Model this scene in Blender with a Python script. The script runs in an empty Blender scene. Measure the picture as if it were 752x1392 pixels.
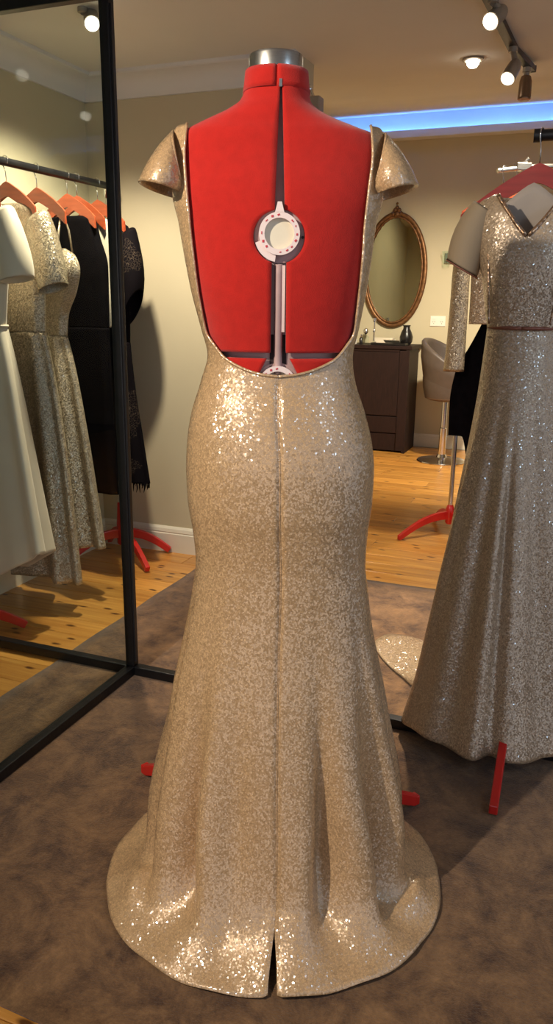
import bpy, bmesh, math, random
import numpy as np
from mathutils import Vector, Matrix
random.seed(7)
PI = math.pi
R = math.radians
scene = bpy.context.scene
COL = scene.collection

# ------------------------------------------------------------------ camera
CAM_H = 1.25
yaw, pitch, roll = R(21.2), R(15.0), R(0.7)
fw = Vector((-math.sin(yaw)*math.cos(pitch), math.cos(yaw)*math.cos(pitch), -math.sin(pitch)))
r0 = Vector((math.cos(yaw), math.sin(yaw), 0)); u0 = r0.cross(fw)
rr = r0*math.cos(roll) + u0*math.sin(roll)
uu = u0*math.cos(roll) - r0*math.sin(roll)
cam = bpy.data.cameras.new('camera')
cam.sensor_fit = 'VERTICAL'; cam.sensor_height = 36.0; cam.sensor_width = 36.0
cam.lens = 36.0*1046.0/1392.0
cam.clip_start = 0.02
cam_o = bpy.data.objects.new('camera', cam); COL.objects.link(cam_o)
m = Matrix((rr, uu, -fw)).transposed().to_4x4(); m.translation = Vector((0, 0, CAM_H))
cam_o.matrix_world = m
scene.camera = cam_o

# ------------------------------------------------------------------ world, lights, exposure
vs = scene.view_settings
scene.display_settings.display_device = 'sRGB'
vs.view_transform = 'Standard'; vs.look = 'None'; vs.gamma = 1.0; vs.use_curve_mapping = False
vs.exposure = 0.3
w = bpy.data.worlds.new('world'); scene.world = w; w.use_nodes = True
w.node_tree.nodes['Background'].inputs[0].default_value = (0.84, 0.89, 1.0, 1)
w.node_tree.nodes['Background'].inputs[1].default_value = 0.62

def spot(name, loc, to, power, col, cone=60, blend=0.5, size=0.035):
    l = bpy.data.lights.new(name, 'SPOT'); l.energy = power; l.color = col
    l.spot_size = R(cone); l.spot_blend = blend; l.shadow_soft_size = size
    o = bpy.data.objects.new(name, l); COL.objects.link(o)
    o.location = loc
    o.rotation_euler = (Vector(to)-Vector(loc)).to_track_quat('-Z', 'Y').to_euler()
    return o
WARM = (1.0, 0.87, 0.66)
WARM2 = (1.0, 0.86, 0.66)
spot('cool_spot_light', (1.25, 0.75, 2.2), (-0.25, 1.9, 0.95), 24, (0.50, 0.74, 1.0), 70, 0.8, 0.16)
spot('key_spot_light', (-1.30, -0.15, 2.15), (-0.42, 1.45, 0.95), 145, (1.0, 0.89, 0.73), 72, 0.7, 0.03)
spot('rack_spot_light', (-1.72, 2.60, 2.17), (-2.12, 2.95, 0.6), 95, WARM2, 110, 0.7, 0.04)
spot('train_spot_light', (-0.397, 3.366, 2.068), (-0.52, 2.62, 0.0), 230, WARM2, 42, 0.6, 0.03)
spot('form_spot_light', (-0.405, 2.93, 2.14), (-0.9, 1.9, 0.6), 14, WARM2, 70, 0.8, 0.03)
spot('vanity_spot_light', (-0.56, 4.9, 2.32), (-1.15, 6.6, 0.3), 290, WARM, 95, 0.8, 0.05)
spot('mirror_fill_light', (-1.1, 4.9, 2.33), (-2.3, 4.7, 1.2), 60, WARM, 100, 0.8, 0.05)  # added fill with no fixture; brightens the side wall the oval mirror reflects
spot('salon_spot_light', (-0.2, 4.1, 2.25), (-1.0, 5.0, 0.0), 80, WARM, 110, 0.8, 0.05)

# ------------------------------------------------------------------ node materials
def lin(c):
    return tuple(((x/255)/12.92 if x/255 <= 0.04045 else ((x/255+0.055)/1.055)**2.4) for x in c)
def new_mat(name):
    mt = bpy.data.materials.new(name); mt.use_nodes = True
    nt = mt.node_tree
    b = nt.nodes['Principled BSDF']
    return mt, nt, b
def mat(name, rgb, rough=0.5, metal=0.0, var=0.12, nscale=12.0, bump=0.0, bscale=200.0, stretch=(1, 1, 1), sheen=0.0, coat=0.0, spec=0.5):
    mt, nt, b = new_mat(name); N = nt.nodes; L = nt.links
    tc = N.new('ShaderNodeTexCoord'); mp = N.new('ShaderNodeMapping'); mp.inputs['Scale'].default_value = stretch
    L.new(tc.outputs['Object'], mp.inputs[0])
    nz = N.new('ShaderNodeTexNoise'); nz.inputs['Scale'].default_value = nscale; nz.inputs['Detail'].default_value = 4
    L.new(mp.outputs[0], nz.inputs['Vector'])
    rp = N.new('ShaderNodeValToRGB'); c = lin(rgb)
    rp.color_ramp.elements[0].position = 0.3; rp.color_ramp.elements[1].position = 0.7
    rp.color_ramp.elements[0].color = tuple(x*(1-var) for x in c)+(1,)
    rp.color_ramp.elements[1].color = tuple(min(1, x*(1+var)) for x in c)+(1,)
    L.new(nz.outputs['Fac'], rp.inputs[0]); L.new(rp.outputs[0], b.inputs['Base Color'])
    b.inputs['Roughness'].default_value = rough; b.inputs['Metallic'].default_value = metal
    b.inputs['Specular IOR Level'].default_value = spec
    if sheen: b.inputs['Sheen Weight'].default_value = sheen
    if coat: b.inputs['Coat Weight'].default_value = coat; b.inputs['Coat Roughness'].default_value = 0.15
    if bump:
        n2 = N.new('ShaderNodeTexNoise'); n2.inputs['Scale'].default_value = bscale; n2.inputs['Detail'].default_value = 3
        L.new(mp.outputs[0], n2.inputs['Vector'])
        bp = N.new('ShaderNodeBump'); bp.inputs['Strength'].default_value = bump; bp.inputs['Distance'].default_value = 0.004
        L.new(n2.outputs['Fac'], bp.inputs['Height']); L.new(bp.outputs[0], b.inputs['Normal'])
    return mt
def emit(name, rgb, s):
    mt, nt, b = new_mat(name)
    b.inputs['Base Color'].default_value = (0.8, 0.8, 0.8, 1)
    b.inputs['Emission Color'].default_value = tuple(rgb)+(1,); b.inputs['Emission Strength'].default_value = s
    return mt
def sequin(name, rgb, scale=230.0, tilt=0.9, metal=0.55, rough=0.3, dark=0.5, bright=1.25, base_tilt=0.22):
    """small loose sequins: every cell is a flake with its own tilt and brightness"""
    mt, nt, b = new_mat(name); N = nt.nodes; L = nt.links
    tc = N.new('ShaderNodeTexCoord')
    vo = N.new('ShaderNodeTexVoronoi'); vo.inputs['Scale'].default_value = scale
    L.new(tc.outputs['Object'], vo.inputs['Vector'])
    sub = N.new('ShaderNodeVectorMath'); sub.operation = 'SUBTRACT'; sub.inputs[1].default_value = (0.5, 0.5, 0.5)
    L.new(vo.outputs['Color'], sub.inputs[0])
    sc = N.new('ShaderNodeVectorMath'); sc.operation = 'SCALE'; sc.inputs['Scale'].default_value = tilt
    L.new(sub.outputs[0], sc.inputs[0])
    ge = N.new('ShaderNodeNewGeometry')
    ad = N.new('ShaderNodeVectorMath'); ad.operation = 'ADD'
    L.new(ge.outputs['Normal'], ad.inputs[0]); L.new(sc.outputs[0], ad.inputs[1])
    no = N.new('ShaderNodeVectorMath'); no.operation = 'NORMALIZE'; L.new(ad.outputs[0], no.inputs[0])
    s3 = N.new('ShaderNodeVectorMath'); s3.operation = 'SCALE'; s3.inputs['Scale'].default_value = base_tilt
    L.new(sub.outputs[0], s3.inputs[0])
    a3 = N.new('ShaderNodeVectorMath'); a3.operation = 'ADD'; L.new(ge.outputs['Normal'], a3.inputs[0]); L.new(s3.outputs[0], a3.inputs[1])
    n3 = N.new('ShaderNodeVectorMath'); n3.operation = 'NORMALIZE'; L.new(a3.outputs[0], n3.inputs[0])
    L.new(n3.outputs[0], b.inputs['Normal'])
    sx = N.new('ShaderNodeSeparateColor'); L.new(vo.outputs['Color'], sx.inputs[0])
    rp = N.new('ShaderNodeValToRGB'); c = lin(rgb)
    rp.color_ramp.elements[0].color = tuple(x*dark for x in c)+(1,)
    rp.color_ramp.elements[1].color = tuple(min(1, x*bright) for x in c)+(1,)
    L.new(sx.outputs[2], rp.inputs[0])
    v2 = N.new('ShaderNodeTexVoronoi'); v2.feature = 'DISTANCE_TO_EDGE'; v2.inputs['Scale'].default_value = scale
    L.new(tc.outputs['Object'], v2.inputs['Vector'])
    r2 = N.new('ShaderNodeMapRange'); r2.inputs[1].default_value = 0.0; r2.inputs[2].default_value = 0.12
    r2.inputs[3].default_value = 0.72; r2.inputs[4].default_value = 1.0
    L.new(v2.outputs['Distance'], r2.inputs[0])
    mx = N.new('ShaderNodeVectorMath'); mx.operation = 'SCALE'
    L.new(rp.outputs[0], mx.inputs[0]); L.new(r2.outputs[0], mx.inputs['Scale'])
    L.new(mx.outputs[0], b.inputs['Base Color'])
    b.inputs['Metallic'].default_value = metal; b.inputs['Roughness'].default_value = rough
    b.inputs['Coat Weight'].default_value = 1.0; b.inputs['Coat Roughness'].default_value = 0.16; b.inputs['Coat IOR'].default_value = 1.7
    L.new(no.outputs[0], b.inputs['Coat Normal'])
    return mt
def pine_mat(name):
    mt, nt, b = new_mat(name); N = nt.nodes; L = nt.links
    ge = N.new('ShaderNodeNewGeometry'); oi = N.new('ShaderNodeObjectInfo')
    ml = N.new('ShaderNodeMath'); ml.operation = 'MULTIPLY'; ml.inputs[1].default_value = 37.0
    L.new(oi.outputs['Random'], ml.inputs[0])
    ad = N.new('ShaderNodeVectorMath'); ad.operation = 'ADD'
    cb = N.new('ShaderNodeCombineXYZ'); L.new(ml.outputs[0], cb.inputs[0]); L.new(ml.outputs[0], cb.inputs[2])
    L.new(ge.outputs['Position'], ad.inputs[0]); L.new(cb.outputs[0], ad.inputs[1])
    mp = N.new('ShaderNodeMapping'); mp.inputs['Scale'].default_value = (1.2, 22, 22); L.new(ad.outputs[0], mp.inputs[0])
    nz = N.new('ShaderNodeTexNoise'); nz.inputs['Scale'].default_value = 2.2; nz.inputs['Detail'].default_value = 6; nz.inputs['Distortion'].default_value = 0.6
    L.new(mp.outputs[0], nz.inputs['Vector'])
    rp = N.new('ShaderNodeValToRGB')
    e = rp.color_ramp.elements
    e[0].position = 0.25; e[0].color = lin((176, 112, 44))+(1,)
    e[1].position = 0.75; e[1].color = lin((226, 168, 84))+(1,)
    L.new(nz.outputs['Fac'], rp.inputs[0])
    # tone of each board
    tr = N.new('ShaderNodeMapRange'); tr.inputs[3].default_value = 0.78; tr.inputs[4].default_value = 1.12
    L.new(oi.outputs['Random'], tr.inputs[0])
    t2 = N.new('ShaderNodeVectorMath'); t2.operation = 'SCALE'; L.new(rp.outputs[0], t2.inputs[0]); L.new(tr.outputs[0], t2.inputs['Scale'])
    # knots
    mk = N.new('ShaderNodeMapping'); mk.inputs['Scale'].default_value = (2.6, 6.5, 1); L.new(ad.outputs[0], mk.inputs[0])
    nw = N.new('ShaderNodeTexNoise'); nw.inputs['Scale'].default_value = 9; L.new(ad.outputs[0], nw.inputs['Vector'])
    aw = N.new('ShaderNodeVectorMath'); aw.operation = 'MULTIPLY_ADD'; aw.inputs[1].default_value = (0.12, 0.12, 0.12)
    L.new(nw.outputs['Color'], aw.inputs[0]); L.new(mk.outputs[0], aw.inputs[2])
    vo = N.new('ShaderNodeTexVoronoi'); vo.inputs['Scale'].default_value = 1.9; vo.voronoi_dimensions = '2D'; L.new(aw.outputs[0], vo.inputs['Vector'])
    kr = N.new('ShaderNodeMapRange'); kr.inputs[1].default_value = 0.06; kr.inputs[2].default_value = 0.13
    kr.inputs[3].default_value = 0.92; kr.inputs[4].default_value = 0.0; L.new(vo.outputs['Distance'], kr.inputs[0])
    mx = N.new('ShaderNodeMix'); mx.data_type = 'RGBA'; mx.inputs['B'].default_value = lin((74, 36, 12))+(1,)
    ks = N.new('ShaderNodeSeparateColor'); L.new(vo.outputs['Color'], ks.inputs[0])
    kg = N.new('ShaderNodeMath'); kg.operation = 'GREATER_THAN'; kg.inputs[1].default_value = 0.5; L.new(ks.outputs[0], kg.inputs[0])
    km = N.new('ShaderNodeMath'); km.operation = 'MULTIPLY'; L.new(kr.outputs[0], km.inputs[0]); L.new(kg.outputs[0], km.inputs[1])
    L.new(km.outputs[0], mx.inputs['Factor']); L.new(t2.outputs[0], mx.inputs['A'])
    L.new(mx.outputs['Result'], b.inputs['Base Color'])
    b.inputs['Roughness'].default_value = 0.32
    b.inputs['Coat Weight'].default_value = 0.25; b.inputs['Coat Roughness'].default_value = 0.2
    return mt
def rug_mat(name):
    mt, nt, b = new_mat(name); N = nt.nodes; L = nt.links
    tc = N.new('ShaderNodeTexCoord')
    n1 = N.new('ShaderNodeTexNoise'); n1.inputs['Scale'].default_value = 7.5; n1.inputs['Detail'].default_value = 9; n1.inputs['Roughness'].default_value = 0.8; n1.inputs['Distortion'].default_value = 0.4
    L.new(tc.outputs['Object'], n1.inputs['Vector'])
    rp = N.new('ShaderNodeValToRGB'); e = rp.color_ramp.elements
    e[0].position = 0.36; e[0].color = lin((64, 40, 25))+(1,)
    e[1].position = 0.66; e[1].color = lin((142, 106, 70))+(1,)
    L.new(n1.outputs['Fac'], rp.inputs[0])
    mp = N.new('ShaderNodeMapping'); mp.inputs['Scale'].default_value = (160, 420, 160); L.new(tc.outputs['Object'], mp.inputs[0])
    n2 = N.new('ShaderNodeTexNoise'); n2.inputs['Scale'].default_value = 1.0; n2.inputs['Detail'].default_value = 3; L.new(mp.outputs[0], n2.inputs['Vector'])
    mr = N.new('ShaderNodeMapRange'); mr.inputs[3].default_value = 0.72; mr.inputs[4].default_value = 1.2; L.new(n2.outputs['Fac'], mr.inputs[0])
    sc = N.new('ShaderNodeVectorMath'); sc.operation = 'SCALE'; L.new(rp.outputs[0], sc.inputs[0]); L.new(mr.outputs[0], sc.inputs['Scale'])
    L.new(sc.outputs[0], b.inputs['Base Color'])
    bp = N.new('ShaderNodeBump'); bp.inputs['Strength'].default_value = 0.6; bp.inputs['Distance'].default_value = 0.004
    L.new(n2.outputs['Fac'], bp.inputs['Height']); L.new(bp.outputs[0], b.inputs['Normal'])
    b.inputs['Roughness'].default_value = 0.9; b.inputs['Sheen Weight'].default_value = 0.25; b.inputs['Specular IOR Level'].default_value = 0.2
    return mt
def lace_mat(name):
    mt, nt, b = new_mat(name); N = nt.nodes; L = nt.links
    tc = N.new('ShaderNodeTexCoord')
    vo = N.new('ShaderNodeTexVoronoi'); vo.feature = 'DISTANCE_TO_EDGE'; vo.inputs['Scale'].default_value = 85
    nz = N.new('ShaderNodeTexNoise'); nz.inputs['Scale'].default_value = 30
    aw = N.new('ShaderNodeVectorMath'); aw.operation = 'MULTIPLY_ADD'; aw.inputs[1].default_value = (0.03,)*3
    L.new(tc.outputs['Object'], nz.inputs['Vector']); L.new(nz.outputs['Color'], aw.inputs[0]); L.new(tc.outputs['Object'], aw.inputs[2])
    L.new(aw.outputs[0], vo.inputs['Vector'])
    n3 = N.new('ShaderNodeTexNoise'); n3.inputs['Scale'].default_value = 7; L.new(tc.outputs['Object'], n3.inputs['Vector'])
    gt = N.new('ShaderNodeMath'); gt.operation = 'LESS_THAN'; gt.inputs[1].default_value = 0.035; L.new(vo.outputs['Distance'], gt.inputs[0])
    g2 = N.new('ShaderNodeMath'); g2.operation = 'GREATER_THAN'; g2.inputs[1].default_value = 0.5; L.new(n3.outputs['Fac'], g2.inputs[0])
    mu = N.new('ShaderNodeMath'); mu.operation = 'MULTIPLY'; L.new(gt.outputs[0], mu.inputs[0]); L.new(g2.outputs[0], mu.inputs[1])
    mx = N.new('ShaderNodeMix'); mx.data_type = 'RGBA'
    mx.inputs['A'].default_value = lin((16, 13, 16))+(1,); mx.inputs['B'].default_value = lin((74, 64, 54))+(1,)
    L.new(mu.outputs[0], mx.inputs['Factor']); L.new(mx.outputs['Result'], b.inputs['Base Color'])
    b.inputs['Roughness'].default_value = 0.85; b.inputs['Specular IOR Level'].default_value = 0.06
    return mt
def glass_mat(name, tint=(0.93, 0.97, 0.95), ior=1.5, boost=1.0):
    mt = bpy.data.materials.new(name); mt.use_nodes = True
    nt = mt.node_tree; N = nt.nodes; L = nt.links; N.clear()
    out = N.new('ShaderNodeOutputMaterial'); tr = N.new('ShaderNodeBsdfTransparent'); gl = N.new('ShaderNodeBsdfGlossy')
    tr.inputs[0].default_value = tuple(tint)+(1,); gl.inputs['Roughness'].default_value = 0.02
    lw = N.new('ShaderNodeLayerWeight'); lw.inputs[0].default_value = 0.5
    pw = N.new('ShaderNodeMath'); pw.operation = 'POWER'; pw.inputs[1].default_value = 5.0; L.new(lw.outputs['Facing'], pw.inputs[0])
    fr = N.new('ShaderNodeMath'); fr.operation = 'MULTIPLY_ADD'; fr.inputs[1].default_value = 0.5; fr.inputs[2].default_value = 0.004*boost; L.new(pw.outputs[0], fr.inputs[0])
    mx = N.new('ShaderNodeMixShader'); L.new(fr.outputs[0], mx.inputs[0]); L.new(tr.outputs[0], mx.inputs[1]); L.new(gl.outputs[0], mx.inputs[2])
    L.new(mx.outputs[0], out.inputs[0])
    return mt
def sheer_mat(name, rgb, alpha):
    mt, nt, b = new_mat(name)
    b.inputs['Base Color'].default_value = lin(rgb)+(1,); b.inputs['Roughness'].default_value = 0.8; b.inputs['Alpha'].default_value = alpha
    N = nt.nodes; L = nt.links
    tc = N.new('ShaderNodeTexCoord'); nz = N.new('ShaderNodeTexNoise'); nz.inputs['Scale'].default_value = 500
    L.new(tc.outputs['Object'], nz.inputs['Vector']); bp = N.new('ShaderNodeBump'); bp.inputs['Strength'].default_value = 0.2; bp.inputs['Distance'].default_value = 0.002
    L.new(nz.outputs['Fac'], bp.inputs['Height']); L.new(bp.outputs[0], b.inputs['Normal'])
    return mt

M = {
 'wall': mat('wall_paint', (196, 186, 156), 0.85, var=0.03, nscale=3, bump=0.05, bscale=60),
 'ceil': mat('ceiling_paint', (218, 217, 212), 0.9, var=0.03, nscale=2),
 'trim': mat('trim_paint', (225, 219, 200), 0.5, var=0.03),
 'pine': pine_mat('knotty_pine'), 'sub': mat('subfloor', (40, 24, 12), 0.9),
 'rug': rug_mat('rug_pile'),
 'black': mat('black_steel', (26, 25, 27), 0.38, 0.3, var=0.25, nscale=30, bump=0.15, bscale=60),
 'chrome': mat('chrome', (215, 215, 218), 0.12, 1.0, var=0.03),
 'steel': mat('brushed_steel', (200, 198, 192), 0.26, 1.0, var=0.08, nscale=40, stretch=(1, 1, 14)),
 'red': mat('red_felt', (182, 32, 24), 0.92, var=0.07, nscale=60, bump=0.35, bscale=700, sheen=0.25, spec=0.15),
 'redstand': mat('red_enamel', (196, 32, 26), 0.35, var=0.1, nscale=20, coat=0.3),
 'core': mat('pale_plastic_core', (176, 146, 142), 0.6, var=0.1, nscale=20),
 'dial': mat('pale_plastic', (236, 214, 208), 0.4, var=0.04),
 'dialin': mat('cream_plastic', (226, 214, 190), 0.5, var=0.05),
 'mark': mat('red_print', (196, 60, 72), 0.6),
 'dark': mat('dark_slot', (38, 22, 22), 0.8),
 'gold': sequin('champagne_sequins', (204, 166, 122), 330, 0.52, 0.1, 0.35, 0.74, 1.06),
 'silvergold': sequin('silver_gold_sequins', (192, 174, 146), 300, 0.75, 0.3, 0.3, 0.62, 1.15, 0.6),
 'brownsilver': sequin('pewter_sequins', (188, 162, 132), 300, 0.8, 0.2, 0.32, 0.65, 1.15, 0.3),
 'beading': sequin('bronze_beading', (150, 118, 90), 160, 1.2, 0.7, 0.28, 0.35, 1.8),
 'ivory': mat('ivory_satin', (226, 212, 188), 0.5, var=0.05, nscale=8, sheen=0.3),
 'velvet': mat('black_velvet', (13, 11, 14), 0.95, var=0.3, nscale=30, spec=0.04),
 'lace': lace_mat('black_lace'),
 'sheer': sheer_mat('sheer_net', (158, 138, 112), 0.86),
 'lining': mat('grey_lining', (172, 158, 146), 0.8, var=0.05),
 'ribbon': mat('rose_gold_ribbon', (130, 78, 60), 0.5, var=0.1),
 'hanger': mat('orange_wood', (166, 74, 42), 0.42, var=0.18, nscale=12, stretch=(1, 8, 8), coat=0.3),
 'redhanger': mat('red_wood', (150, 40, 34), 0.45, var=0.15, nscale=12, stretch=(1, 8, 8), coat=0.2),
 'espresso': mat('espresso_wood', (36, 20, 17), 0.6, var=0.25, nscale=14, stretch=(8, 8, 1), spec=0.25),
 'bronze': mat('antique_bronze', (120, 84, 52), 0.42, 0.6, var=0.4, nscale=30, bump=0.5, bscale=90),
 'mirror': mat('mirror_silver', (178, 182, 166), 0.03, 1.0, var=0.0),
 'leather': mat('grey_leather', (80, 69, 62), 0.5, var=0.08, nscale=20, bump=0.1, bscale=200),
 'leatherd': mat('taupe_leather', (92, 72, 56), 0.5, var=0.1, nscale=20),
 'plastic': mat('white_plastic', (236, 230, 216), 0.4, var=0.02),
 'lamp': emit('lit_lamp', (1.0, 0.9, 0.72), 9.0),
 'lampgrey': mat('grey_lamp_housing', (150, 140, 126), 0.45, 0.3, var=0.05),
 'lampoff': mat('unlit_lamp', (120, 96, 74), 0.3, 0.4),
 'led': emit('blue_led', (0.11, 0.32, 1.0), 26.0),
 'glass': glass_mat('clear_glass'),
 'pane': glass_mat('partition_glass', (0.90, 0.95, 0.93)),
 'black_ceramic': mat('black_ceramic', (26, 24, 24), 0.3),
 'paper': mat('cream_card', (222, 212, 190), 0.7, var=0.04),
 'greytrack': mat('dark_track', (48, 46, 48), 0.4, 0.4),
}

# ------------------------------------------------------------------ mesh helpers
def link(name, me, material=None, parent=None, smooth=True):
    o = bpy.data.objects.new(name, me); COL.objects.link(o)
    if material is not None: me.materials.append(material)
    if parent is not None: o.parent = parent
    if smooth:
        for p in me.polygons: p.use_smooth = True
    return o
def mesh(name, V, F, material=None, parent=None, smooth=True):
    me = bpy.data.meshes.new(name); me.from_pydata([tuple(v) for v in V], [], F); me.update()
    return link(name, me, material, parent, smooth)
class MB:
    def __init__(s): s.V = []; s.F = []
    def add(s, V, F):
        n = len(s.V); s.V += [tuple(v) for v in V]; s.F += [tuple(i+n for i in f) for f in F]
    def box(s, c, d, rot=None):
        V = []
        for x in (-.5, .5):
            for y in (-.5, .5):
                for z in (-.5, .5):
                    v = Vector((x*d[0], y*d[1], z*d[2]))
                    if rot is not None: v = rot @ v
                    V.append(v+Vector(c))
        s.add(V, [(0, 1, 3, 2), (4, 6, 7, 5), (0, 4, 5, 1), (2, 3, 7, 6), (0, 2, 6, 4), (1, 5, 7, 3)])
    def tube(s, pts, r, n=10, cap=True, flat=1.0):
        pts = [Vector(p) for p in pts]; k = len(pts)
        rs = r if isinstance(r, (list, tuple)) else [r]*k
        V = []; F = []
        up = None
        for i, p in enumerate(pts):
            t = (pts[min(i+1, k-1)]-pts[max(i-1, 0)]).normalized()
            if up is None:
                up = Vector((0, 0, 1)) if abs(t.z) < 0.9 else Vector((1, 0, 0))
            a = t.cross(up)
            if a.length < 1e-5: a = t.cross(Vector((0, 1, 0)))
            a.normalize(); b = a.cross(t).normalized(); up = b
            for j in range(n):
                q = 2*PI*j/n
                V.append(p+a*math.cos(q)*rs[i]+b*math.sin(q)*rs[i]*flat)
        for i in range(k-1):
            for j in range(n):
                F.append((i*n+j, i*n+(j+1) % n, (i+1)*n+(j+1) % n, (i+1)*n+j))
        if cap: F.append(tuple(range(n))[::-1]); F.append(tuple((k-1)*n+j for j in range(n)))
        s.add(V, F)
    def bar(s, pts, wd, ht):
        """rectangular section swept along pts; wd sideways, ht up"""
        pts = [Vector(p) for p in pts]; k = len(pts); V = []; F = []
        hts = ht if isinstance(ht, (list, tuple)) else [ht]*k
        for i, p in enumerate(pts):
            t = (pts[min(i+1, k-1)]-pts[max(i-1, 0)]).normalized()
            sd = t.cross(Vector((0, 0, 1))).normalized() if abs(t.z) < .98 else Vector((1, 0, 0))
            up = sd.cross(t).normalized()
            for a, b in ((-1, -1), (1, -1), (1, 1), (-1, 1)): V.append(p+sd*a*wd/2+up*b*hts[i]/2)
        for i in range(k-1):
            for j in range(4): F.append((i*4+j, i*4+(j+1) % 4, (i+1)*4+(j+1) % 4, (i+1)*4+j))
        F.append((3, 2, 1, 0)); F.append(tuple((k-1)*4+j for j in range(4)))
        s.add(V, F)
    def lathe(s, prof, c=(0, 0, 0), n=24, rot=None, close=True):
        V = []; F = []; k = len(prof)
        for r, z in prof:
            for j in range(n):
                q = 2*PI*j/n
                v = Vector((r*math.cos(q), r*math.sin(q), z))
                if rot is not None: v = rot @ v
                V.append(v+Vector(c))
        for i in range(k-1):
            for j in range(n): F.append((i*n+j, i*n+(j+1) % n, (i+1)*n+(j+1) % n, (i+1)*n+j))
        if close:
            F.append(tuple(range(n))[::-1]); F.append(tuple((k-1)*n+j for j in range(n)))
        s.add(V, F)
    def build(s, name, material=None, parent=None, smooth=False, bevel=0.0):
        o = mesh(name, s.V, s.F, material, parent, smooth)
        if bevel:
            b = o.modifiers.new('bevel', 'BEVEL'); b.width = bevel; b.segments = 2; b.limit_method = 'ANGLE'
        if smooth == 'auto':
            pass
        return o
def auto(o, deg=40):
    for p in o.data.polygons: p.use_smooth = True
    o.data.set_sharp_from_angle(angle=R(deg))
    return o
def solid(o, t, off=-1):
    s = o.modifiers.new('solid', 'SOLIDIFY'); s.thickness = t; s.offset = off
    return o
def grid(name, fn, nu, nv, material, parent=None, closed=False, thick=0.0, off=-1, us=None):
    """fn(u,v) with u,v in 0..1"""
    V = []; F = []
    U = us if us is not None else [i/nu for i in range(nu if closed else nu+1)]
    k = len(U)
    for j in range(nv+1):
        for u in U: V.append(fn(u, j/nv))
    for j in range(nv):
        for i in range(k if closed else k-1):
            a = j*k+i; b = j*k+(i+1) % k
            F.append((a, b, b+k, a+k))
    o = mesh(name, V, F, material, parent)
    if thick: solid(o, thick, off)
    return o
def interp(tab):
    """smooth (pchip-like) interpolation of rows (z, v...)"""
    tab = sorted(tab); zs = np.array([t[0] for t in tab], float); ys = np.array([t[1:] for t in tab], float)
    h = np.diff(zs); d = np.diff(ys, axis=0)/h[:, None]
    mm = np.zeros_like(ys)
    for i in range(1, len(zs)-1):
        for c in range(ys.shape[1]):
            a, b = d[i-1, c], d[i, c]
            mm[i, c] = 0 if a*b <= 0 else 2*a*b/(a+b)
    mm[0] = d[0]; mm[-1] = d[-1]
    def f(z):
        z = min(max(z, zs[0]), zs[-1])
        i = int(min(max(np.searchsorted(zs, z)-1, 0), len(h)-1))
        t = (z-zs[i])/h[i]
        r = (2*t**3-3*t**2+1)*ys[i]+(t**3-2*t**2+t)*h[i]*mm[i]+(-2*t**3+3*t**2)*ys[i+1]+(t**3-t**2)*h[i]*mm[i+1]
        return [float(x) for x in r]
    return f
def thing(name, label, cat, loc=(0, 0, 0), rz=0.0, group=None):
    o = bpy.data.objects.new(name, None); COL.objects.link(o)
    o.empty_display_size = 0.1
    o.location = loc; o.rotation_euler = (0, 0, rz); o['label'] = label; o['category'] = cat
    if group: o['group'] = group
    return o
def tag(o, label, cat, group=None):
    o['label'] = label; o['category'] = cat
    if group: o['group'] = group
    return o
def struct(o): o['kind'] = 'structure'; return o

# ------------------------------------------------------------------ room shell
XL, XR, YB, YF, YN = -2.31, 2.6, 3.39, 7.10, -2.6
def ceil_z(y):
    t = (y-3.4)/3.7
    if t <= 0: return 2.26
    s = t*t/0.4 if t < 0.2 else t-0.1
    return 2.26+0.58*s/0.9
mb = MB(); mb.box(((XL+XR)/2, (YN+YF)/2, -0.07), (XR-XL+0.2, YF-YN+0.2, 0.1))
floor = struct(mb.build('floor', M['sub']))
ys = [YN, 0, 3.0]+[3.4+0.1*i for i in range(9)]+[4.4, 5, 6, YF+0.1]
V = []; F = []
for y in ys:
    for x, dz in ((XL-0.1, 0), (XR+0.1, 0), (XR+0.1, 0.12), (XL-0.1, 0.12)): V.append((x, y, ceil_z(y)+dz))
for i in range(len(ys)-1):
    for j in range(4): F.append((i*4+j, i*4+(j+1) % 4, i*4+4+(j+1) % 4, i*4+4+j))
F.append((0, 1, 2, 3)); k = 4*(len(ys)-1); F.append((k+3, k+2, k+1, k))
ceiling = struct(auto(mesh('ceiling', V, F, M['ceil'], None, True), 30))
def wall(name, c, d):
    mb = MB(); mb.box(c, d); return struct(mb.build(name, M['wall']))
wall('wall_left', (XL-0.06, (YN+YF)/2, 1.45), (0.12, YF-YN, 2.94))
wall('wall_right', (XR+0.06, (3.3+YF)/2, 1.45), (0.12, YF-3.3, 2.94))
wall('wall_far', ((XL+XR)/2, YF+0.06, 1.45), (XR-XL+0.24, 0.12, 2.94))
XE = -1.22
wall('wall_back', ((XL+XE)/2, YB+0.07, 1.14), (XE-XL, 0.14, 2.28))
# baseboards: tall boards with a rounded cap and a groove
def baseboard(name, a, b, nrm, h=0.135):
    prof = [(0, 0), (0.018, 0), (0.018, h*0.72), (0.014, h*0.76), (0.016, h*0.8), (0.012, h*0.92), (0.004, h), (0, h)]
    a = Vector(a); b = Vector(b); n = Vector(nrm); V = []; F = []
    for p in (a, b):
        for d, z in prof: V.append(p+n*d+Vector((0, 0, z)))
    k = len(prof)
    for i in range(k): F.append((i, (i+1) % k, k+(i+1) % k, k+i))
    F.append(tuple(range(k))); F.append(tuple(range(2*k-1, k-1, -1)))
    return struct(auto(mesh(name, V, F, M['trim']), 20))
baseboard('baseboard_left', (XL, YN, 0), (XL, YB, 0), (1, 0, 0))
baseboard('baseboard_back', (XL, YB, 0), (XE, YB, 0), (0, -1, 0))
baseboard('baseboard_far', (XL, YF, 0), (XR, YF, 0), (0, -1, 0), 0.12)
baseboard('baseboard_right', (XR, 3.3, 0), (XR, YF, 0), (-1, 0, 0))
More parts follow.
